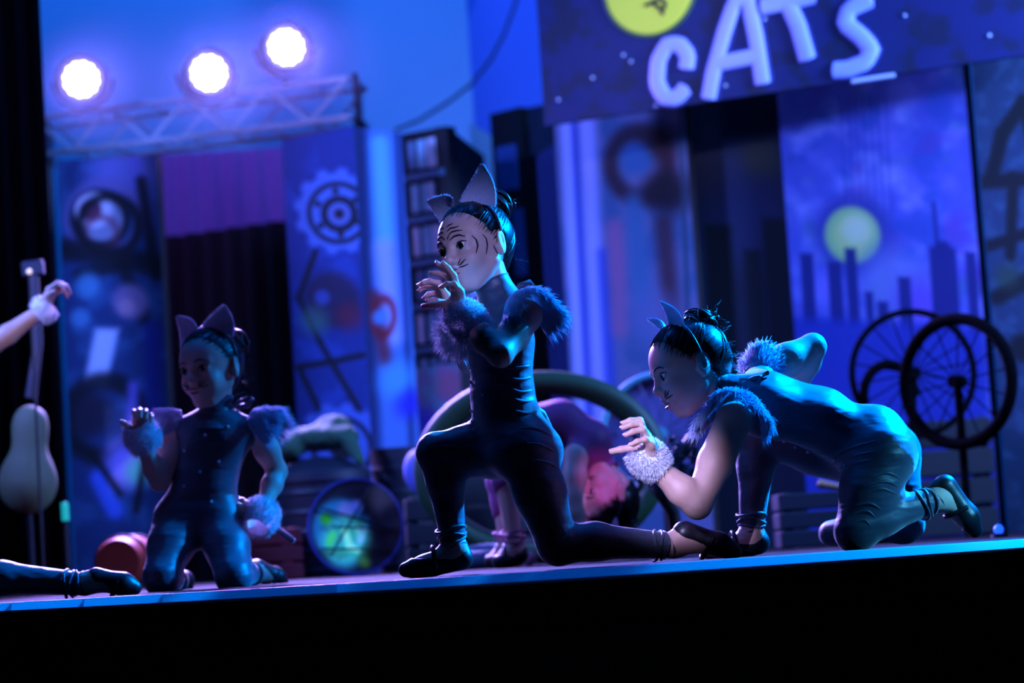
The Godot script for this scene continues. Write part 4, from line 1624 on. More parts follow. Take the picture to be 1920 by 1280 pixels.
func build_truss() -> void:
	var base := at(375, 1040, 9.5)
	base.y = 0
	var o := thing("lighting_truss", "aluminium box truss carrying three stage lamps, upper left", "truss", base)
	var back := Vector3(0.06, 0, -0.22)
	var tl := at(60, 221, 9.75)
	var tr := at(652, 153, 9.35)
	tr.y = tl.y
	var drop := Vector3(0, -0.155, 0)
	for c in [Vector3.ZERO, drop, back, drop + back]:
		var mb := MB.new()
		mb.bar(tl + c, tr + c, 0.0125, 10)
		part("chord", mb, M.steel, o, base)
	var n := 8
	for side in [Vector3.ZERO, back]:
		for i in n:
			var a: Vector3 = tl.lerp(tr, i / float(n)) + side
			var b: Vector3 = tl.lerp(tr, (i + 1) / float(n)) + side
			var mb := MB.new()
			mb.bar(a + (drop if i % 2 else Vector3.ZERO), b + (Vector3.ZERO if i % 2 else drop), 0.0075, 8)
			part("brace", mb, M.steel, o, base)
	for i in n + 1:
		for low in [Vector3.ZERO, drop]:
			var a: Vector3 = tl.lerp(tr, i / float(n)) + low
			var mb := MB.new()
			mb.bar(a, a + back, 0.0065, 6)
			part("cross_tube", mb, M.steel, o, base)
	for e in [tl, tr]:
		var mb := MB.new()
		mb.box(Transform3D(Basis(), (e as Vector3) + drop / 2 + back / 2), Vector3(0.02, 0.19, 0.26), 0.003)
		part("end_plate", mb, M.dark_metal, o, base)
	# legs at both ends, hidden behind the flats
	for e in [tl, tr]:
		var mb := MB.new()
		var q: Vector3 = e + back / 2
		mb.bar(Vector3(q.x, 0, q.z), q + drop, 0.025, 10)
		part("upright", mb, M.dark_metal, o, base)
	var fog := FogVolume.new()
	fog.name = "stage_haze"
	fog.shape = RenderingServer.FOG_VOLUME_SHAPE_ELLIPSOID
	fog.size = Vector3(2.1, 0.9, 0.7)
	fog.position = at(370, 100, 9.3)
	var fm := FogMaterial.new()
	fm.density = 0.022
	fm.albedo = Color(0.9, 0.9, 1.0)
	fog.material = fm
	add_child(fog)
	tag(fog, "thin violet haze hanging round the three truss lamps", "haze", "", "stuff")
	var lamps := [[153, 149, Vector3(0.0, -0.12, 1), "left stage lamp on the truss, glowing white"], [391, 137, Vector3(0.3, -0.1, 1), "middle stage lamp on the truss, glowing white"], [536, 89, Vector3(0.32, -0.06, 1), "right stage lamp on the truss, highest and brightest of three"]]
	for l in lamps:
		stage_lamp(at(l[0], l[1], 9.36), l[2], l[3], tl.y)


func stage_lamp(c: Vector3, dir: Vector3, label: String, rail: float) -> void:
	dir = dir.normalized()
	var o := thing("stage_lamp", label, "stage light", c, "lamps on the truss")
	var h := MB.new()
	h.lathe(c, dir, [[0.028, 0.086], [0.03, 0.098], [-0.03, 0.1], [-0.11, 0.094], [-0.15, 0.07], [-0.16, 0.0]], 28)
	part("housing", h, M.dark_metal, o, c)
	var face := MB.new()
	face.lathe(c, dir, [[0.004, 0.0], [0.004, 0.09]], 28)
	part("lens_plate", face, mat(Color(0.5, 0.5, 0.55), 0.3), o, c)
	var sx := dir.cross(Vector3.UP).normalized()
	var sy := sx.cross(dir)
	var em := mat(Color.WHITE, 0.4)
	em.emission_enabled = true
	em.emission = Color(0.82, 0.78, 1.0)
	em.emission_energy_multiplier = LAMP_GLOW
	for ring in [[0, 0.0, 1], [1, 0.028, 6], [2, 0.055, 12]]:
		for k in ring[2]:
			var a: float = TAU * k / ring[2] + 0.2
			var mb := MB.new()
			mb.ball(c + dir * 0.008 + (sx * cos(a) + sy * sin(a)) * ring[1], Vector3(0.0132, 0.0132, 0.0132), Basis(), 6)
			part("led", mb, em, o, c)
	spot("lamp_beam", c + dir * 0.05, at(760, 800, 5.5), Color(0.6, 0.5, 1.0), 32.0, 60.0, 0.08, 0.8)
	var y := MB.new()
	y.ring(c - dir * 0.04, sx * 0.118, -Vector3.UP * 0.118, 0.007, 0.0, PI, 18, 6)
	part("yoke", y, M.dark_metal, o, c)
	var st := MB.new()
	var foot_ := Vector3(c.x, rail, c.z) - dir * 0.04
	if foot_.y < c.y - 0.12:
		st.bar(foot_, Vector3(foot_.x, c.y - 0.118, foot_.z), 0.009, 8)
	else:
		st.bar(foot_ - Vector3(0, 0.03, 0), foot_ + Vector3(0, 0.01, 0), 0.011, 8)
	part("clamp", st, M.dark_metal, o, c)


# ---------------------------------------------------------------- props
func floor_at(px: float, deep: float) -> Vector3:
	var p := at(px, 1000, deep)
	return Vector3(p.x, 0, p.z)


func spoked_wheel(label: String, c: Vector3, r: float, tube_r: float, yaw: float, spokes: int, m: Material, spoke_m: Material, group := "") -> Node3D:
	var o := thing("spoked_wheel", label, "wheel", Vector3(c.x, 0, c.z), group)
	var base := Vector3(c.x, 0, c.z)
	var sx := Vector3(cos(yaw), 0, sin(yaw))
	var mb := MB.new()
	mb.ring(c, sx * r, Vector3.UP * r, tube_r, 0, TAU, 48, 10)
	part("rim", mb, m, o, base)
	mb = MB.new()
	mb.lathe(c, sx.cross(Vector3.UP), [[-0.03, 0.0], [-0.03, 0.02], [0.03, 0.02], [0.03, 0.0]], 16)
	part("hub", mb, m, o, base)
	for k in spokes:
		var a := TAU * k / spokes + 0.13
		mb = MB.new()
		var d := sx * cos(a) + Vector3.UP * sin(a)
		mb.bar(c + d * 0.015, c + d * r, 0.0026, 5)
		part("spoke", mb, spoke_m, o, base)
	return o


func bin(label: String, c: Vector3, r: float, tall: float, m: Material, lid := true) -> void:
	var o := thing("dustbin", label, "dustbin", c)
	var mb := MB.new()
	var prof := [[0.0, 0.0], [0.0, r * 0.86]]
	for k in 5:
		var h0 := tall * (0.04 + k * 0.19)
		prof.append([h0, r * (0.87 + 0.024 * k)])
		prof.append([h0 + tall * 0.03, r * (0.9 + 0.024 * k)])
		prof.append([h0 + tall * 0.06, r * (0.87 + 0.024 * k)])
	prof.append([tall, r * 0.99])
	mb.lathe(c, Vector3.UP, prof, 28)
	part("bucket", mb, m, o, c)
	if lid:
		mb = MB.new()
		mb.lathe(c + Vector3(0, tall, 0), Vector3.UP, [[-0.02, r * 1.05], [0.01, r * 1.05], [0.02, r * 0.98], [0.055, r * 0.5], [0.065, 0.0]], 28)
		part("lid", mb, m, o, c)
	for e in [-1.0, 1.0]:
		mb = MB.new()
		mb.ring(c + Vector3(e * r * 0.97, tall * 0.72, 0), Vector3(0, 0, 0.035), Vector3(e * 0.02, -0.03, 0), 0.004, 0, TAU, 14, 5)
		part("handle", mb, M.dark_metal, o, c)


func crate(label: String, c: Vector3, size: Vector3, yaw: float, m: Material) -> void:
	var o := thing("slatted_crate", label, "crate", c)
	var b := Basis(Vector3.UP, yaw)
	var n := maxi(3, int(size.y / 0.09))
	for i in n:
		for s in [[0, 1.0], [0, -1.0], [1, 1.0], [1, -1.0]]:
			var mb := MB.new()
			var y := size.y * (i + 0.5) / n
			var p: Vector3 = b * (Vector3(0, y, s[1] * size.z / 2) if s[0] == 0 else Vector3(s[1] * size.x / 2, y, 0))
			mb.box(Transform3D(b, c + p), Vector3(size.x + 0.012, size.y / n * 0.86, 0.014) if s[0] == 0 else Vector3(0.014, size.y / n * 0.86, size.z - 0.016), 0.003)
			part("slat", mb, m, o, c)
	for sx in [-1.0, 1.0]:
		for sz in [-1.0, 1.0]:
			var mb := MB.new()
			mb.box(Transform3D(b, c + b * Vector3(sx * (size.x / 2 - 0.02), size.y / 2, sz * (size.z / 2 - 0.02))), Vector3(0.025, size.y, 0.025), 0.003)
			part("corner_post", mb, m, o, c)


func tyre(label: String, c: Vector3, ax: Vector3, ay: Vector3, r: float, tube_r: float, m: Material) -> void:
	var o := thing("tyre", label, "tyre", c)
	var mb := MB.new()
	mb.ring(c, ax * r, ay * r, tube_r, 0, TAU, 48, 14)
	part("tread", mb, m, o, c)
	mb = MB.new()
	mb.ring(c, ax * (r - tube_r * 0.95), ay * (r - tube_r * 0.95), tube_r * 0.28, 0, TAU, 48, 8)
	part("bead", mb, M.black, o, c)


func build_props() -> void:
	var dk := mat(Color(0.07, 0.1, 0.15), 0.55)
	bin("dark ribbed dustbin right of the left girl, below the gear tower", floor_at(608, 8.15), 0.16, 0.34, dk)
	bin("dark dustbin without a lid, left of the middle girl's raised knee", floor_at(757, 8.25), 0.1, 0.42, mat(Color(0.05, 0.07, 0.11), 0.6), false)
	crate("dark slatted crate behind the middle girl's raised knee", floor_at(915, 8.5), Vector3(0.34, 0.32, 0.26), 0.3, mat(Color(0.06, 0.07, 0.1), 0.7))
	# heap of green cloth on the bin
	var mb := MB.new()
	var f := Field.new()
	var g := at(600, 858, 8.15)
	g.y = 0.34 + 0.065 + 0.062
	f.blob(g, Vector3(0.14, 0.045, 0.1), 0.02)
	f.blob(g + Vector3(-0.1, -0.025, 0.05), Vector3(0.06, 0.04, 0.06), 0.02)
	f.blob(g + Vector3(0.05, 0.04, -0.02), Vector3(0.06, 0.04, 0.06), 0.03)
	f.bone(g + Vector3(0.1, 0, 0.05), g + Vector3(0.14, -0.09, 0.1), 0.03, 0.018, 0.02)
	f.mesh_into(mb, 0.012)
	var cl := mat(Color(0.14, 0.3, 0.2), 0.9)
	bump(cl, noise_tex(0.03, 128, 3, 71), Vector3(3, 3, 3), 1.5)
	solo("cloth_heap", mb, cl, "crumpled dark green cloth lying on the ribbed dustbin", "cloth", g)
	# round drum face with a marbled skin and crossing struts
	var c := at(668, 1003, 7.6)
	var r := 0.152
	c.y = r + 0.003
	var o := thing("painted_drum", "round drum with a marbled teal and white face, front of the dustbin", "drum", Vector3(c.x, 0, c.z))
	var base := o.position
	var n := Vector3(0.12, 0.05, 1).normalized()
	mb = MB.new()
	mb.lathe(c, n, [[-0.07, 0.0], [-0.07, r * 0.94], [-0.02, r], [0.012, r], [0.012, r * 0.95], [0.004, r * 0.94]], 40)
	part("shell", mb, mat(Color(0.12, 0.2, 0.5), 0.5), o, base)
	var sx := Vector3.UP.cross(n).normalized()
	var sy := n.cross(sx)
	mb = MB.new()
	var hub := mb.p(c + n * 0.006, n, Vector2(0.5, 0.5))
	for k in 41:
		var a := TAU * k / 40.0
		mb.p(c + n * 0.006 + (sx * cos(a) + sy * sin(a)) * r * 0.945, n, Vector2(0.5 + 0.5 * cos(a), 0.5 - 0.5 * sin(a)))
	for k in 40:
		mb.f(hub, hub + 1 + k, hub + 2 + k)
	var pc := Paint.new(96, 96, V(0, 0), V(100, 0), V(0, 100), Color(0.05, 0.1, 0.14))
	pc.disc(V(34, 52), 33, 6, Color(0.18, 0.62, 0.66))
	pc.disc(V(36, 78), 18, 8, Color(0.2, 0.65, 0.66))
	pc.mottle(blur_noise(61, 0.05), 0.05, 0.3, Color(0.05, 0.1, 0.16), 0.25)
	pc.disc(V(40, 32), 9, 5, Color(0.8, 0.76, 0.86), 0.9)
	pc.disc(V(52, 28), 6, 5, Color(0.7, 0.72, 0.92), 0.9)
	pc.disc(V(18, 40), 6, 4, Color(0.25, 0.9, 0.1), 0.95)
	pc.line([V(38, 55), V(42, 72), V(50, 76)], 4, 3, Color(0.9, 0.95, 0.86))
	pc.line([V(52, 52), V(54, 66), V(60, 54)], 3, 3, Color(0.78, 0.76, 0.92))
	pc.line([V(24, 58), V(20, 66)], 4, 4, Color(0.3, 0.8, 0.3), 0.9)
	pc.disc(V(58, 90), 6, 5, Color(0.5, 0.75, 0.2), 0.9)
	part("drum_skin", mb, painted(pc, 0.5), o, base, "marbled teal skin with white swirls")
	for s in [[-0.75, 0.45, 0.8, -0.1], [-0.6, -0.62, 0.35, 0.8], [0.1, 0.85, 0.62, -0.65], [-0.8, -0.45, 0.72, -0.55], [-0.55, 0.02, 0.95, -0.12]]:
		mb = MB.new()
		mb.bar(c + n * 0.014 + (sx * s[0] + sy * s[1]) * r * 0.93, c + n * 0.014 + (sx * s[2] + sy * s[3]) * r * 0.93, 0.0035, 6)
		part("strut", mb, M.black, o, base)
	# lilac ball behind the raised knee, teal pot lid, little balls
	mb = MB.new()
	c = at(790, 885, 7.9)
	mb.ball(c, Vector3(0.058, 0.078, 0.058), Basis(Vector3(0, 0, 1), 0.15), 12)
	crate("small black crate carrying the lilac cushion", floor_at(800, 7.9), Vector3(0.12, c.y - 0.082, 0.12), 0.1, mat(Color(0.04, 0.05, 0.07), 0.8))
	solo("cushion", mb, mat(Color(0.36, 0.38, 0.66), 0.7), "oval lilac cushion behind the middle girl's raised knee", "cushion", c)
	var t := floor_at(918, 7.2)
	tyre("teal half-hidden tyre behind the middle girl's front foot", t + Vector3(0, 0.035, 0), Vector3(1, 0, 0), Vector3(0, 0.15, -1).normalized() * 0.8, 0.085, 0.03, mat(Color(0.12, 0.28, 0.36), 0.6))
	mb = MB.new()
	c = floor_at(990, 7.0) + Vector3(0, 0.022, 0)
	mb.ball(c, Vector3.ONE * 0.021, Basis(), 10)
	solo("small_ball", mb, mat(Color(0.5, 0.42, 0.5), 0.6), "small dull pink ball under the middle girl's thigh", "ball", c)
	# red pieces round the left girl
	var orange := mat(Color(0.62, 0.16, 0.07), 0.5)
	c = floor_at(243, 7.6)
	o = thing("barrel", "orange-red barrel on its side, behind the left girl's knee", "barrel", c)
	mb = MB.new()
	mb.lathe(c + Vector3(-0.02, 0.088, 0.14), Vector3(0.1, 0, -1), [[0.0, 0.0], [0.0, 0.07], [0.03, 0.078], [0.14, 0.087], [0.25, 0.078], [0.28, 0.07], [0.28, 0.0]], 28)
	part("drum", mb, orange, o, c)
	for h in [0.06, 0.22]:
		mb = MB.new()
		mb.ring(c + Vector3(-0.02, 0.088, 0.14) + Vector3(0.1, 0, -1).normalized() * h, Vector3(1, 0, 0.1) * 0.0855, Vector3(0, 0.0855, 0), 0.0045, 0, TAU, 30, 6)
		part("hoop", mb, M.dark_metal, o, c)
	crate("dark red slatted crate behind the left girl's foot", floor_at(505, 7.9), Vector3(0.18, 0.17, 0.18), 0.2, mat(Color(0.4, 0.04, 0.07), 0.7))
	# long-necked instrument prop on the far left
	c = floor_at(58, 7.75)
	o = thing("double_bass", "pale pear-shaped bass prop with a long thin neck, far left", "instrument", c)
	f = Field.new()
	var lo := at(52, 905, 7.75)
	var hi := at(56, 800, 7.75)
	f.blob(lo, Vector3(0.092, 0.1, 0.045), 0.03)
	f.bone(lo, at(58, 790, 7.75), 0.06, 0.034, 0.06)
	f.blob(hi, Vector3(0.05, 0.06, 0.035), 0.06)
	mb = MB.new()
	f.mesh_into(mb, 0.01)
	var bass := mat(Color(0.36, 0.38, 0.26), 0.7)
	part("bass_body", mb, bass, o, c)
	mb = MB.new()
	mb.tube([at(58, 745, 7.74), at(72, 640, 7.74), at(64, 505, 7.74)], [0.02, 0.015, 0.013], 8, true)
	part("neck", mb, mat(Color(0.2, 0.16, 0.2), 0.6), o, c)
	mb = MB.new()
	mb.box(Transform3D(Basis(Vector3(0, 0, 1), 0.06), at(62, 503, 7.74)), Vector3(0.07, 0.05, 0.03), 0.006)
	part("peg_box", mb, mat(Color(0.16, 0.13, 0.18), 0.6), o, c)
	mb = MB.new()
	mb.bar(Vector3(c.x, 0, c.z), lo, 0.01, 8)
	part("end_pin", mb, M.dark_metal, o, c)
	mb = MB.new()
	c = at(55, 509, 7.6)
	mb.ball(c, Vector3.ONE * 0.009, Basis(), 6)
	var warm := mat(Color(1, 0.9, 0.7), 0.4)
	warm.emission_enabled = true
	warm.emission = Color(1.0, 0.86, 0.62)
	warm.emission_energy_multiplier = 0.7
	var pilot := solo("pilot_lamp", mb, warm, "tiny warm pilot lamp in the dark, upper far left", "lamp", c)
	mb = MB.new()
	mb.bar(c - Vector3(0, 0.008, 0.004), Vector3(c.x, 0, c.z - 0.004), 0.005, 6)
	part("stand", mb, M.black, pilot, c)
	mb = MB.new()
	c = at(122, 959, 7.7)
	mb.tube([c + Vector3(0, -0.028, 0), c + Vector3(0, 0.028, 0)], 0.012, 8, true)
	var gl := mat(Color(0.2, 0.9, 0.6), 0.4)
	gl.emission_enabled = true
	gl.emission = Color(0.05, 0.55, 0.38)
	gl.emission_energy_multiplier = 0.5
	var stick := solo("glow_stick", mb, gl, "small green glow stick in the dark, lower left", "light stick", c)
	mb = MB.new()
	mb.bar(c - Vector3(0, 0.028, 0), Vector3(c.x, 0.0, c.z), 0.006, 6)
	part("handle", mb, M.black, stick, c)
	# large green tyre arc and spoked fans behind the crouching girl
	var gc := floor_at(1010, 7.55)
	tyre("big green tyre standing behind the middle girl and the crouching girl", gc + Vector3(0.02, 0.302, 0), Vector3(1.36, 0, 0), Vector3.UP, 0.268, 0.034, mat(Color(0.05, 0.22, 0.08), 0.6))
	var hoop := mat(Color(0.3, 0.58, 0.62), 0.5)
	var wc := at(1240, 812, 8.0)
	o = spoked_wheel("teal spoked wheel behind the crouching girl's hand", wc, 0.195, 0.012, 0.15, 14, hoop, mat(Color(0.3, 0.26, 0.4), 0.6))
	mb = MB.new()
	mb.lathe(wc - Vector3(0, 0, 0.02), Vector3(-0.15, 0, 1), [[-0.004, 0.0], [-0.004, 0.185], [0.0, 0.185], [0.0, 0.0]], 36)
	part("disc", mb, mat(Color(0.34, 0.3, 0.5), 0.8), o, Vector3(wc.x, 0, wc.z))
	mb = MB.new()
	mb.bar(Vector3(wc.x, 0, wc.z), wc + Vector3(0, -0.195, 0), 0.012, 8)
	part("stand", mb, M.dark_metal, o, Vector3(wc.x, 0, wc.z))
	# teal feather heap
	c = floor_at(1270, 7.1)
	o = thing("feather_boa", "bushy teal feather boa heaped below the crouching girl's chin", "feather boa", c)
	mb = MB.new()
	for i in 26:
		var q := at(1185 + rng.randf() * 120, 815 + rng.randf() * 110, 7.0 + rng.randf() * 0.15)
		for k in 46:
			var d := Vector3(rng.randf_range(-1, 1), rng.randf_range(-1, 1), rng.randf_range(-1, 1)).normalized()
			mb.hair(q, d, rng.randf_range(0.02, 0.04), 0.0032, Vector3(0, -0.25, 0))
	part("feathers", mb, mat(Color(0.12, 0.26, 0.34), 0.8), o, c)
	mb = MB.new()
	mb.tube([c, at(1262, 960, 7.1), at(1215, 890, 7.08), at(1270, 860, 7.08), at(1300, 820, 7.08)], 0.02, 8, true)
	part("cord", mb, M.black, o, c)
	# two black spoked wheels in front of the moon backdrop
	var blk := mat(Color(0.012, 0.012, 0.018), 0.95)
	blk.metallic_specular = 0.15
	wc = at(1712, 700, 7.95)
	o = spoked_wheel("large black spoked wheel in front of the moon backdrop, left of two", wc, 0.205, 0.011, -0.1, 18, blk, blk)
	mb = MB.new()
	mb.ring(at(1668, 745, 7.95), Vector3(0.085, 0, 0), Vector3(0, 0.11, 0), 0.016, 0.0, PI * 1.05, 24, 8)
	part("mudguard", mb, blk, o, Vector3(wc.x, 0, wc.z))
	mb = MB.new()
	mb.bar(Vector3(wc.x - 0.05, 0, wc.z), wc, 0.014, 8)
	part("stand", mb, blk, o, Vector3(wc.x, 0, wc.z))
	wc = at(1795, 715, 7.7)
	o = spoked_wheel("narrow black spoked wheel at the right edge of the moon backdrop", wc, 0.2, 0.02, 0.75, 14, blk, blk)
	mb = MB.new()
	mb.bar(Vector3(wc.x, 0, wc.z), wc, 0.014, 8)
	part("stand", mb, blk, o, Vector3(wc.x, 0, wc.z))
	crate("tall black crate below the two spoked wheels on the right", floor_at(1760, 8.25), Vector3(0.36, 0.4, 0.2), 0.0, mat(Color(0.03, 0.035, 0.045), 0.8))
	crate("dark blue crate seen under the crouching girl's belly", floor_at(1540, 7.5), Vector3(0.26, at(1562, 911, 7.45).y - 0.0125, 0.2), 0.0, mat(Color(0.06, 0.09, 0.16), 0.7))
	mb = MB.new()
	c = at(1562, 911, 7.45)
	mb.tube([c + Vector3(-0.045, 0.01, 0), c + Vector3(0.05, -0.012, 0)], [0.014, 0.009], 8, true)
	solo("bottle", mb, mat(Color(0.6, 0.45, 0.3), 0.5), "small tan bottle lying on the blue crate under the belly", "bottle", c)
	# footlight on the right of the floor
	c = floor_at(1873, 6.6) + Vector3(0, 0.022, 0)
	o = thing("footlight", "small blue footlight glowing on the stage floor, far right", "lamp", c)
	mb = MB.new()
	mb.ball(c, Vector3.ONE * 0.014, Basis(), 8)
	var bl := mat(Color(0.3, 0.5, 1), 0.4)
	bl.emission_enabled = true
	bl.emission = Color(0.1, 0.35, 1.0)
	bl.emission_energy_multiplier = 1.6
	part("bulb", mb, bl, o, c)
	mb = MB.new()
	mb.lathe(c - Vector3(0, 0.022, 0), Vector3.UP, [[0.0, 0.024], [0.01, 0.022], [0.012, 0.0]], 16)
	part("base", mb, M.dark_metal, o, c)
	var om := OmniLight3D.new()
	om.name = "footlight_glow"
	add_child(om)
	om.position = c + Vector3(0, 0.0, 0)
	om.light_color = Color(0.1, 0.35, 1.0)
	om.light_energy = 0.004
	om.light_size = 0.012
	om.omni_range = 20.0
	om.omni_attenuation = 2.0
	om.shadow_enabled = true


# ---------------------------------------------------------------- the cast
func hand_pose(kind: String) -> Array:
	if kind == "claw":
		return [[0.25, 0.75, 0.55], [0.3, 0.8, 0.6], [0.4, 0.85, 0.6], [0.5, 0.85, 0.6]]
	if kind == "fist":
		return [[0.9, 1.3, 0.7], [0.9, 1.3, 0.7], [0.95, 1.3, 0.7], [1.0, 1.3, 0.7]]
	return [[0.2, 0.3, 0.25], [0.25, 0.35, 0.3], [0.3, 0.4, 0.3], [0.35, 0.4, 0.3]]


func build_cast() -> void:
	middle_girl()
	right_girl()
	left_girl()
	bending_child()
	left_edge_children()


func middle_girl() -> void:
	var d := 5.45
	var J := {
		"pel": at(956, 832, d), "wai": at(942, 742, d), "che": at(938, 640, d), "neck": at(934, 556, d), "head": at(889, 465, d - 0.01),
		"face": Vector3(-0.7, -0.08, 0.71), "left": Vector3(0.7, 0.15, 0.7),
		"shL": at(986, 592, d - 0.09), "elL": at(938, 664, d - 0.2), "wrL": at(866, 596, d - 0.13),
		"shR": at(897, 592, d + 0.1), "elR": at(880, 676, d + 0.14), "wrR": at(852, 604, d + 0.05),
		"hiL": at(985, 846, d - 0.055), "knL": at(1046, 1021, d - 0.08), "anL": at(1262, 1022, d - 0.05), "heL": at(1288, 988, d - 0.05), "toL": at(1388, 1040, d - 0.04),
		"hiR": at(925, 842, d + 0.06), "knR": at(818, 848, d + 0.05), "anR": at(852, 1026, d + 0.06), "heR": at(866, 1058, d + 0.06), "toR": at(748, 1069, d + 0.04),
		"handL": [Vector3(-0.1, 1, 0.2), Vector3(-1, -0.1, 0.35), Vector3(-0.3, 0.2, -1), [[0.3, 0.75, 0.3], [0.15, 0.5, 0.2], [0.15, 0.35, 0.15], [0.5, 0.9, 0.5]], 0.05, Vector3(0.15, 0.3, 0.95)],
		"handR": [Vector3(-0.3, 1, 0), Vector3(-1, -0.3, 0.2), Vector3(0, 0.2, 1), hand_pose("claw")],
	}
	var up := Vector3.UP
	kid("girl in a grey cat costume kneeling on one knee, hand raised to her mouth", J, {
		"w": 0.97, "thigh": 0.92, "look": Vector3(0.12, 0.0, 1), "hand": 0.95,
		"cloth": M.velvet,
		"cuffs": [[at(877, 604, d - 0.15), J.wrL - J.elL, 0.085, 0.042, 0.014, 2600], [at(858, 628, d + 0.07), J.wrR - J.elR, 0.07, 0.04, 0.03, 1100]],
		"sleeves": [[J.shL + Vector3(0.0, 0.012, 0), Vector3(0.4, -0.5, 0.7), Vector3(0.3, 1, 0.1), 0.06, 1.15, -1.95, 1.95, 0.04, 3200], [J.shR + Vector3(-0.01, 0.015, -0.01), Vector3(-0.6, -0.1, -0.6), up, 0.058, 1.0, -1.8, 1.8, 0.03, 1200]],
		"stones": [[905, 741], [884, 690], [882, 716], [884, 770], [886, 790], [888, 806], [895, 660]],
		"tail": [at(1000, 768, d + 0.02), at(1014, 776, d + 0.04), at(1026, 800, d + 0.05), at(1032, 830, d + 0.05)], "tail_r": 0.013, "bun": Vector3(0, 0.094, -0.1),
		"bow": Vector3(0.85, 0.1, -0.45),
		"lean": [1.25, 0.45], "ear_tall": 0.09, "ear_wide": 0.092, "folds": [[[940, 700], [970, 712], [1003, 705]], [[945, 722], [975, 735], [1002, 730]], [[948, 742], [980, 752], [1004, 748]], [[952, 766], [985, 774], [1010, 770]], [[975, 802], [1005, 803], [1036, 818]], [[988, 830], [1015, 834], [1046, 848]], [[1000, 862], [1030, 868], [1052, 882]], [[935, 680], [965, 690], [1000, 684]], [[1052, 1030], [1072, 1012], [1080, 1000]], [[1050, 1015], [1066, 1003], [1072, 990]]], "extra": [[at(975, 800, d - 0.01), at(1008, 845, d - 0.02), 0.05, 0.058]],
	})


func right_girl() -> void:
	var d := 5.5
	var J := {
		"pel": at(1638, 842, d), "wai": at(1540, 785, d), "che": at(1432, 757, d), "neck": at(1366, 738, d - 0.01), "head": at(1289, 691, d - 0.02),
		"face": Vector3(-0.93, -0.3, 0.24), "left": Vector3(0.2, 0.1, 0.97),
		"shL": at(1375, 788, d - 0.115), "elL": at(1308, 946, d - 0.2), "wrL": at(1222, 868, d - 0.22),
		"shR": at(1428, 700, d + 0.13), "elR": at(1524, 650, d + 0.2), "wrR": at(1490, 735, d + 0.26),
		"hiL": at(1652, 858, d - 0.055), "knL": at(1604, 996, d - 0.08), "anL": at(1758, 934, d - 0.04), "heL": at(1782, 906, d - 0.04), "toL": at(1834, 1006, d - 0.03),
		"hiR": at(1628, 855, d + 0.065), "knR": at(1412, 812, d + 0.13), "anR": at(1409, 1000, d + 0.12), "heR": at(1424, 1028, d + 0.12), "toR": at(1322, 1042, d + 0.1),
		"handL": [Vector3(-0.1, 0.8, 0.6), Vector3(-1, -0.05, 0.25), Vector3(-0.2, 0.6, -0.8), [[0.15, 1.15, 0.35], [0.2, 1.2, 0.3], [0.3, 1.2, 0.3], [0.45, 1.1, 0.3]], 0.05, Vector3(0.1, 0.25, 0.95)],
	}
	kid("girl in a teal-lit cat costume crouching forward with one clawed hand raised", J, {
		"w": 1.0, "thigh": 1.02, "arm": 1.12, "open": true, "stripes": false, "look": Vector3(0.0, -0.1, 1), "hand": 1.0,
		"cuffs": [[at(1216, 860, d - 0.22), J.wrL - J.elL, 0.075, 0.041, 0.012, 3600]],
		"sleeves": [[J.shL + Vector3(0.01, 0.012, 0.005), Vector3(-0.28, -0.42, 0.85), Vector3(0.1, 1, 0.3), 0.072, 1.08, -1.9, 1.9, 0.042, 3400], [J.shR + Vector3(0, 0.0, 0), Vector3(0.35, 0.5, -0.75), Vector3(-0.3, 1, 0), 0.06, 1.0, -1.9, 1.9, 0.038, 2400]],
		"stones": [[1445, 815], [1470, 827], [1491, 838], [1515, 847], [1545, 853], [1565, 862], [1584, 872]],
		"tail": [at(1650, 780, d + 0.02), at(1664, 778, d + 0.03), at(1672, 792, d + 0.05), at(1676, 812, d + 0.08)], "tail_r": 0.011,
		"bow": Vector3(0.9, 0.35, 0.25), "lean": [0.75, 0.12], "ear_wide": 0.066, "ear_tall": 0.072, "ear_tilt": 0.3, "folds": [[[1636, 893], [1665, 886], [1690, 898]], [[1630, 908], [1662, 902], [1688, 914]], [[1626, 924], [1655, 916], [1680, 926]], [[1604, 948], [1632, 944], [1652, 956]], [[1601, 964], [1625, 958], [1641, 970]], [[1600, 982], [1620, 974], [1632, 986]], [[1545, 862], [1590, 842], [1640, 826]], [[1560, 872], [1600, 855], [1640, 846]], [[1572, 882], [1605, 868], [1636, 862]], [[1430, 800], [1470, 790], [1520, 795]]], "bun": Vector3(0, 0.088, -0.07),
		"extra": [[at(1640, 815, d), at(1662, 850, d), 0.07, 0.07]], "wisps": 420, "wisp_r": 0.0006,
	})


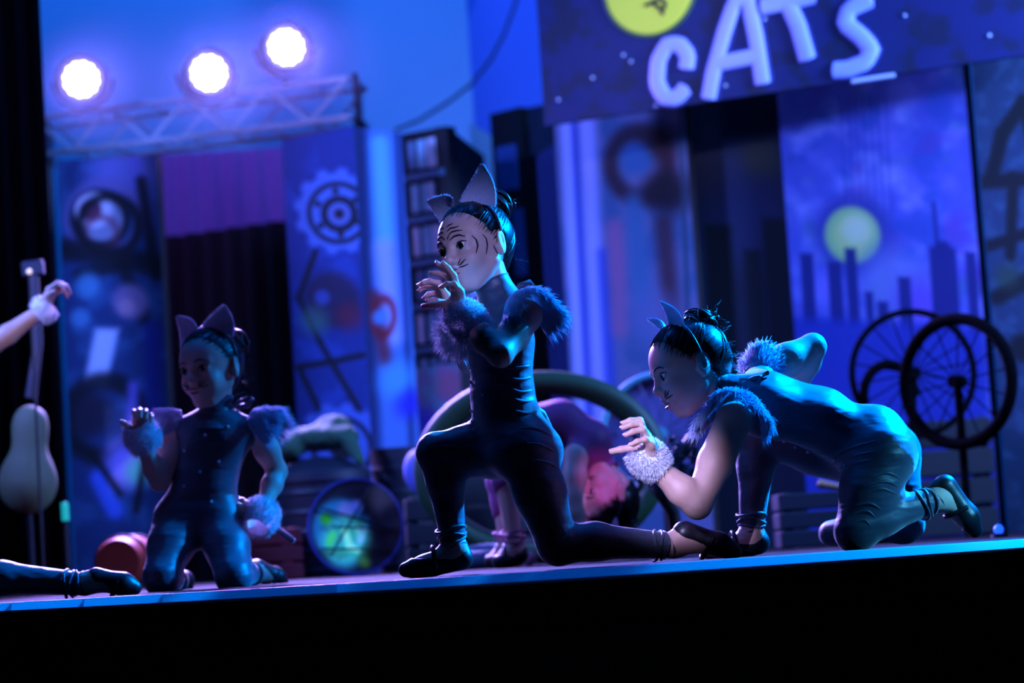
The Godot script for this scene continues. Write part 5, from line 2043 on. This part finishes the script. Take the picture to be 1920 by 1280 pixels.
func left_girl() -> void:
	var d := 6.35
	var J := {
		"pel": at(374, 968, d), "wai": at(384, 900, d), "che": at(402, 822, d), "neck": at(406, 768, d), "head": at(394, 690, d - 0.02),
		"face": Vector3(-0.52, -0.1, 0.86), "left": Vector3(0.86, 0.06, 0.52),
		"shL": at(482, 806, d + 0.0), "elL": at(520, 884, d + 0.06), "wrL": at(492, 954, d - 0.02),
		"shR": at(334, 806, d + 0.02), "elR": at(300, 902, d - 0.04), "wrR": at(268, 832, d - 0.1),
		"hiL": at(416, 978, d), "knL": at(438, 1080, d - 0.14), "anL": at(474, 1075, d + 0.1), "heL": at(484, 1058, d + 0.12), "toL": at(536, 1096, d + 0.2),
		"hiR": at(334, 975, d), "knR": at(302, 1082, d - 0.12), "anR": at(330, 1090, d + 0.14), "heR": at(336, 1078, d + 0.17), "toR": at(350, 1094, d + 0.28),
		"handR": [Vector3(0.05, 1, 0.05), Vector3(0.2, 0, 1), Vector3(-1, 0.1, 0.1), [[0.6, 1.2, 0.8], [0.6, 1.2, 0.8], [0.65, 1.2, 0.8], [0.7, 1.2, 0.8]]],
		"handL": [Vector3(-0.95, -0.1, 0.25), Vector3(-0.2, -0.3, -0.9), Vector3(0.1, 1, 0.2), hand_pose("relaxed")],
	}
	kid("small girl in a dark cat costume kneeling on both knees, one paw raised", J, {
		"w": 1.0, "thigh": 0.9, "look": Vector3(0.1, 0.0, 1), "stripes": false, "hand": 0.9, "arm": 0.95,
		"cuffs": [[at(266, 816, d - 0.1), J.wrR - J.elR, 0.075, 0.042, 0.016, 2200], [at(488, 968, d - 0.02), J.wrL - J.elL, 0.075, 0.044, 0.016, 2200]],
		"sleeves": [[J.shL + Vector3(0.01, 0.01, 0), Vector3(0.85, -0.42, 0.15), Vector3.UP, 0.062, 1.0, -1.9, 1.9, 0.042, 2600], [J.shR + Vector3(-0.01, 0.012, 0), Vector3(-0.9, -0.2, 0.1), Vector3.UP, 0.058, 0.95, -1.8, 1.8, 0.03, 1200]],
		"stones": [[427, 800], [385, 815], [345, 845], [410, 865], [375, 884], [345, 911], [396, 940]],
		"tail": [at(430, 985, d + 0.1), at(480, 978, d + 0.12), at(520, 992, d + 0.1), at(550, 1014, d + 0.08)], "tail_r": 0.011,
		"bow": Vector3(0.95, 0.2, 0.1), "lean": [0.62, 0.5], "ear_tall": 0.072, "bun": Vector3(0.03, 0.055, -0.085), "wisps": 420, "wisp_r": 0.0005, "ear_wide": 0.088,
	})


# a child folded forward behind the middle girl: head upside down, ears to the floor
func bending_child() -> void:
	var d := 6.95
	var J := {
		"pel": at(985, 800, d), "wai": at(1050, 790, d), "che": at(1105, 830, d), "neck": at(1122, 878, d), "head": at(1140, 928, d - 0.03),
		"face": Vector3(-0.85, 0.2, 0.35), "left": Vector3(0.62, 0.1, -0.78),
		"shL": at(1088, 850, d + 0.08), "elL": at(1096, 940, d + 0.14), "wrL": at(1092, 1022, d + 0.16),
		"shR": at(1078, 856, d - 0.09), "elR": at(1074, 930, d - 0.12), "wrR": at(1080, 1020, d - 0.12),
		"hiL": at(980, 815, d + 0.05), "knL": at(940, 900, d + 0.1), "anL": at(950, 1025, d + 0.1), "heL": at(962, 1048, d + 0.1), "toL": at(910, 1054, d + 0.1),
		"hiR": at(980, 820, d - 0.05), "knR": at(950, 900, d - 0.08), "anR": at(965, 1025, d - 0.06), "heR": at(975, 1048, d - 0.06), "toR": at(925, 1054, d - 0.06),
	}
	J.left = J.face.cross(Vector3(0, 1, 0)).normalized()
	var suit := mat(Color(0.5, 0.2, 0.42), 0.6)
	suit.rim_enabled = true
	suit.rim = 0.5
	kid("child in a pink and purple suit folded forward, head hanging upside down", J, {
		"w": 0.95, "cell": 0.011, "cloth": suit, "stripes": false, "wisps": 30, "hand": 0.9, "head": 0.88, "ear_tall": 0.075, "ear_wide": 0.06,
		"cuffs": [[J.wrR + Vector3(0, 0.03, 0), Vector3.UP, 0.06, 0.036, 0.014, 400]],
	})


func left_edge_children() -> void:
	# one kneels outside the frame and stretches a shin into it
	var d := 5.95
	var J := {
		"pel": at(-150, 905, d), "wai": at(-165, 830, d), "che": at(-175, 740, d), "neck": at(-178, 670, d), "head": at(-190, 590, d),
		"face": Vector3(-0.9, 0, 0.3), "left": Vector3(0.3, 0, 0.9),
		"shL": at(-140, 700, d - 0.1), "elL": at(-130, 790, d - 0.14), "wrL": at(-170, 850, d - 0.18),
		"shR": at(-220, 700, d + 0.1), "elR": at(-240, 790, d + 0.14), "wrR": at(-230, 860, d + 0.1),
		"hiL": at(-130, 920, d - 0.05), "knL": at(-70, 1088, d - 0.07), "anL": at(158, 1094, d - 0.05), "heL": at(184, 1074, d - 0.05), "toL": at(264, 1106, d - 0.04),
		"hiR": at(-180, 915, d + 0.06), "knR": at(-290, 920, d + 0.05), "anR": at(-260, 1085, d + 0.06), "heR": at(-245, 1112, d + 0.06), "toR": at(-345, 1122, d + 0.05),
	}
	kid("kneeling performer at the left edge, only the lower leg and slipper showing", J, {"w": 0.97, "thigh": 0.92, "cell": 0.0085, "wisps": 10, "stripes": false})
	# the other stands further back and reaches a paw into the frame
	d = 7.2
	J = {
		"pel": at(-150, 1000 - 150, d), "wai": at(-150, 790, d), "che": at(-140, 720, d), "neck": at(-135, 650, d), "head": at(-130, 570, d),
		"face": Vector3(0.8, 0, 0.5), "left": Vector3(0.5, 0, -0.8),
		"shL": at(-110, 690, d + 0.1), "elL": at(-60, 760, d + 0.15), "wrL": at(-50, 840, d + 0.15),
		"shR": at(-95, 700, d - 0.1), "elR": at(-20, 652, d - 0.12), "wrR": at(80, 580, d - 0.12),
		"hiL": at(-140, 870, d + 0.05), "knL": at(-130, 970, d + 0.05), "anL": at(-120, 1070, d + 0.05), "heL": at(-135, 1088, d + 0.05), "toL": at(-60, 1090, d + 0.05),
		"hiR": at(-160, 870, d - 0.05), "knR": at(-165, 970, d - 0.05), "anR": at(-165, 1072, d - 0.05), "heR": at(-180, 1090, d - 0.05), "toR": at(-100, 1092, d - 0.05),
		"handR": [Vector3(0.5, 0.9, 0), Vector3(0.9, -0.4, 0.3), Vector3(0.1, 0.1, 1), [[0.6, 0.9, 0.6], [0.6, 0.95, 0.6], [0.65, 1.0, 0.6], [0.7, 1.0, 0.6]], 0.2],
	}
	kid("performer beyond the left edge reaching a pale arm with a plush wristband into view", J, {
		"w": 0.95, "cell": 0.0085, "wisps": 10, "stripes": false,
		"cuffs": [[at(82, 580, d - 0.12), J.wrR - J.elR, 0.05, 0.04, 0.012, 700]],
	})


func build_hidden_leg() -> void:
	# thigh and shin of someone kneeling behind the crouching girl
	var f := Field.new()
	var d := 6.0
	f.bone(at(1668, 850, d), at(1694, 980, d - 0.05), 0.072, 0.05, 0.02)
	f.bone(at(1694, 980, d - 0.05), at(1560, 1000, d + 0.1), 0.046, 0.034, 0.02)
	f.bone(at(1668, 850, d), at(1600, 830, d + 0.05), 0.075, 0.08, 0.02)
	var mb := MB.new()
	f.mesh_into(mb, 0.008)
	var base := floor_at(1694, d)
	solo("person", mb, M.velvet, "velvet-clad leg of a performer kneeling behind the crouching girl", "person", base)


func _ready() -> void:
	rng.seed = 11
	# camera
	var roll := atan(0.0635)
	var pitch := atan(394.0 / FOCAL * cos(roll))
	var fwd := Vector3(0, sin(pitch), -cos(pitch))
	var up0 := Vector3(0, cos(pitch), sin(pitch))
	var right := Vector3(1, 0, 0) * cos(roll) - up0 * sin(roll)
	var up := up0 * cos(roll) + Vector3(1, 0, 0) * sin(roll)
	view = Basis(right, up, -fwd)
	var cam := Camera3D.new()
	cam.name = "camera"
	add_child(cam)
	cam.transform = Transform3D(view, EYE)
	cam.fov = rad_to_deg(2.0 * atan(640.0 / FOCAL))
	cam.near = 0.1
	cam.far = 60.0
	var lens := CameraAttributesPhysical.new()
	lens.frustum_focal_length = 85.0
	lens.frustum_focus_distance = 5.47
	lens.exposure_aperture = 2.0
	cam.attributes = lens
	cam.fov = rad_to_deg(2.0 * atan(640.0 / FOCAL))
	cam.current = true
	# sky: the house is dark
	var env := Environment.new()
	env.background_mode = Environment.BG_COLOR
	env.background_color = Color(0.0, 0.0, 0.0)
	env.tonemap_mode = Environment.TONE_MAPPER_LINEAR
	env.tonemap_exposure = 1.0
	env.sdfgi_enabled = true
	env.ssao_enabled = true
	env.ssil_enabled = true
	env.volumetric_fog_enabled = true
	env.volumetric_fog_density = 0.0
	var we := WorldEnvironment.new()
	we.name = "world"
	we.environment = env
	add_child(we)
	# stage light: blue washes on wall and set, a cyan side light from the right wing, the truss lamps from behind, front spots
	area("wall_wash", Vector3(-0.8, 4.4, -10.2), Vector3(-0.8, 2.1, -12.5), Vector2(6.0, 0.4), Color(0.0, 0.48, 1.0), 17.0)
	spot("violet_wash", Vector3(-1.6, 4.0, -9.9), at(420, 380, 11.2), Color(0.66, 0.36, 1.0), 4.5, 17.0, 0.1)
	spot("set_wash_right", Vector3(2.9, 1.9, -6.7), Vector3(0.4, 0.9, -9.0), Color(0.4, 0.57, 1.0), 34.0, 40.0, 0.3)
	spot("set_wash_left", Vector3(-2.8, 2.0, -6.4), Vector3(0.5, 0.9, -9.0), Color(0.38, 0.5, 1.0), 20.0, 36.0, 0.3)
	spot("cyan_side", Vector3(2.3, 1.9, -6.7), Vector3(0.5, 0.3, -5.45), Color(0.0, 0.52, 1.0), 112.0, 29.0, 0.1, 0.85)
	spot("cyan_low", Vector3(2.4, 0.9, -4.4), at(1735, 930, 5.45), Color(0.3, 0.75, 1.0), 10.0, 5.0, 0.06, 0.9)
	area("blue_border", Vector3(0.5, 4.2, -6.3), Vector3(0.5, 0.3, -5.5), Vector2(7.0, 0.3), Color(0.02, 0.42, 1.0), 14.0)
	spot("front_spot_one", Vector3(0.9, 1.5, -1.4), at(890, 480, 5.45), Color(0.56, 0.6, 1.0), 15.0, 2.3, 0.04)
	spot("front_spot_two", Vector3(-0.9, 1.6, -1.2), at(1246, 898, 5.4), Color(0.72, 0.7, 1.0), 56.0, 1.95, 0.03)
	spot("front_spot_three", Vector3(-1.2, 1.6, -1.2), at(30, 600, 7.1), Color(0.8, 0.76, 1.0), 18.0, 1.4, 0.03)
	spot("pink_spot", Vector3(0.3, 1.2, -1.2), at(1135, 900, 6.9), Color(0.85, 0.42, 1.0), 24.0, 0.9, 0.02)
	spot("teal_spot", Vector3(-0.5, 1.3, -1.2), at(645, 1010, 7.55), Color(0.45, 1.0, 0.95), 26.0, 0.75, 0.02)
	spot("sign_spot", Vector3(0.2, 2.4, -0.8), at(1275, 40, 8.5), Color(0.8, 0.76, 1.0), 34.0, 4.0, 0.05, 1.0)
	print("light ok")
	materials()
	build_shell()
	build_flats()
	print("flats ", Time.get_ticks_msec())
	build_sign()
	build_truss()
	build_cast()
	print("cast ", Time.get_ticks_msec())
	build_hidden_leg()
	build_props()
	print("done ", Time.get_ticks_msec())


const LAMP_GLOW := 18.0


func area(called: String, from: Vector3, to: Vector3, size: Vector2, col: Color, energy: float) -> void:
	var l := AreaLight3D.new()
	l.name = called
	add_child(l)
	aim(l, from, to)
	l.area_size = size
	l.area_normalize_energy = true
	l.light_color = col
	l.light_energy = energy
	l.area_range = 30.0
	l.area_attenuation = 2.0
	l.shadow_enabled = true
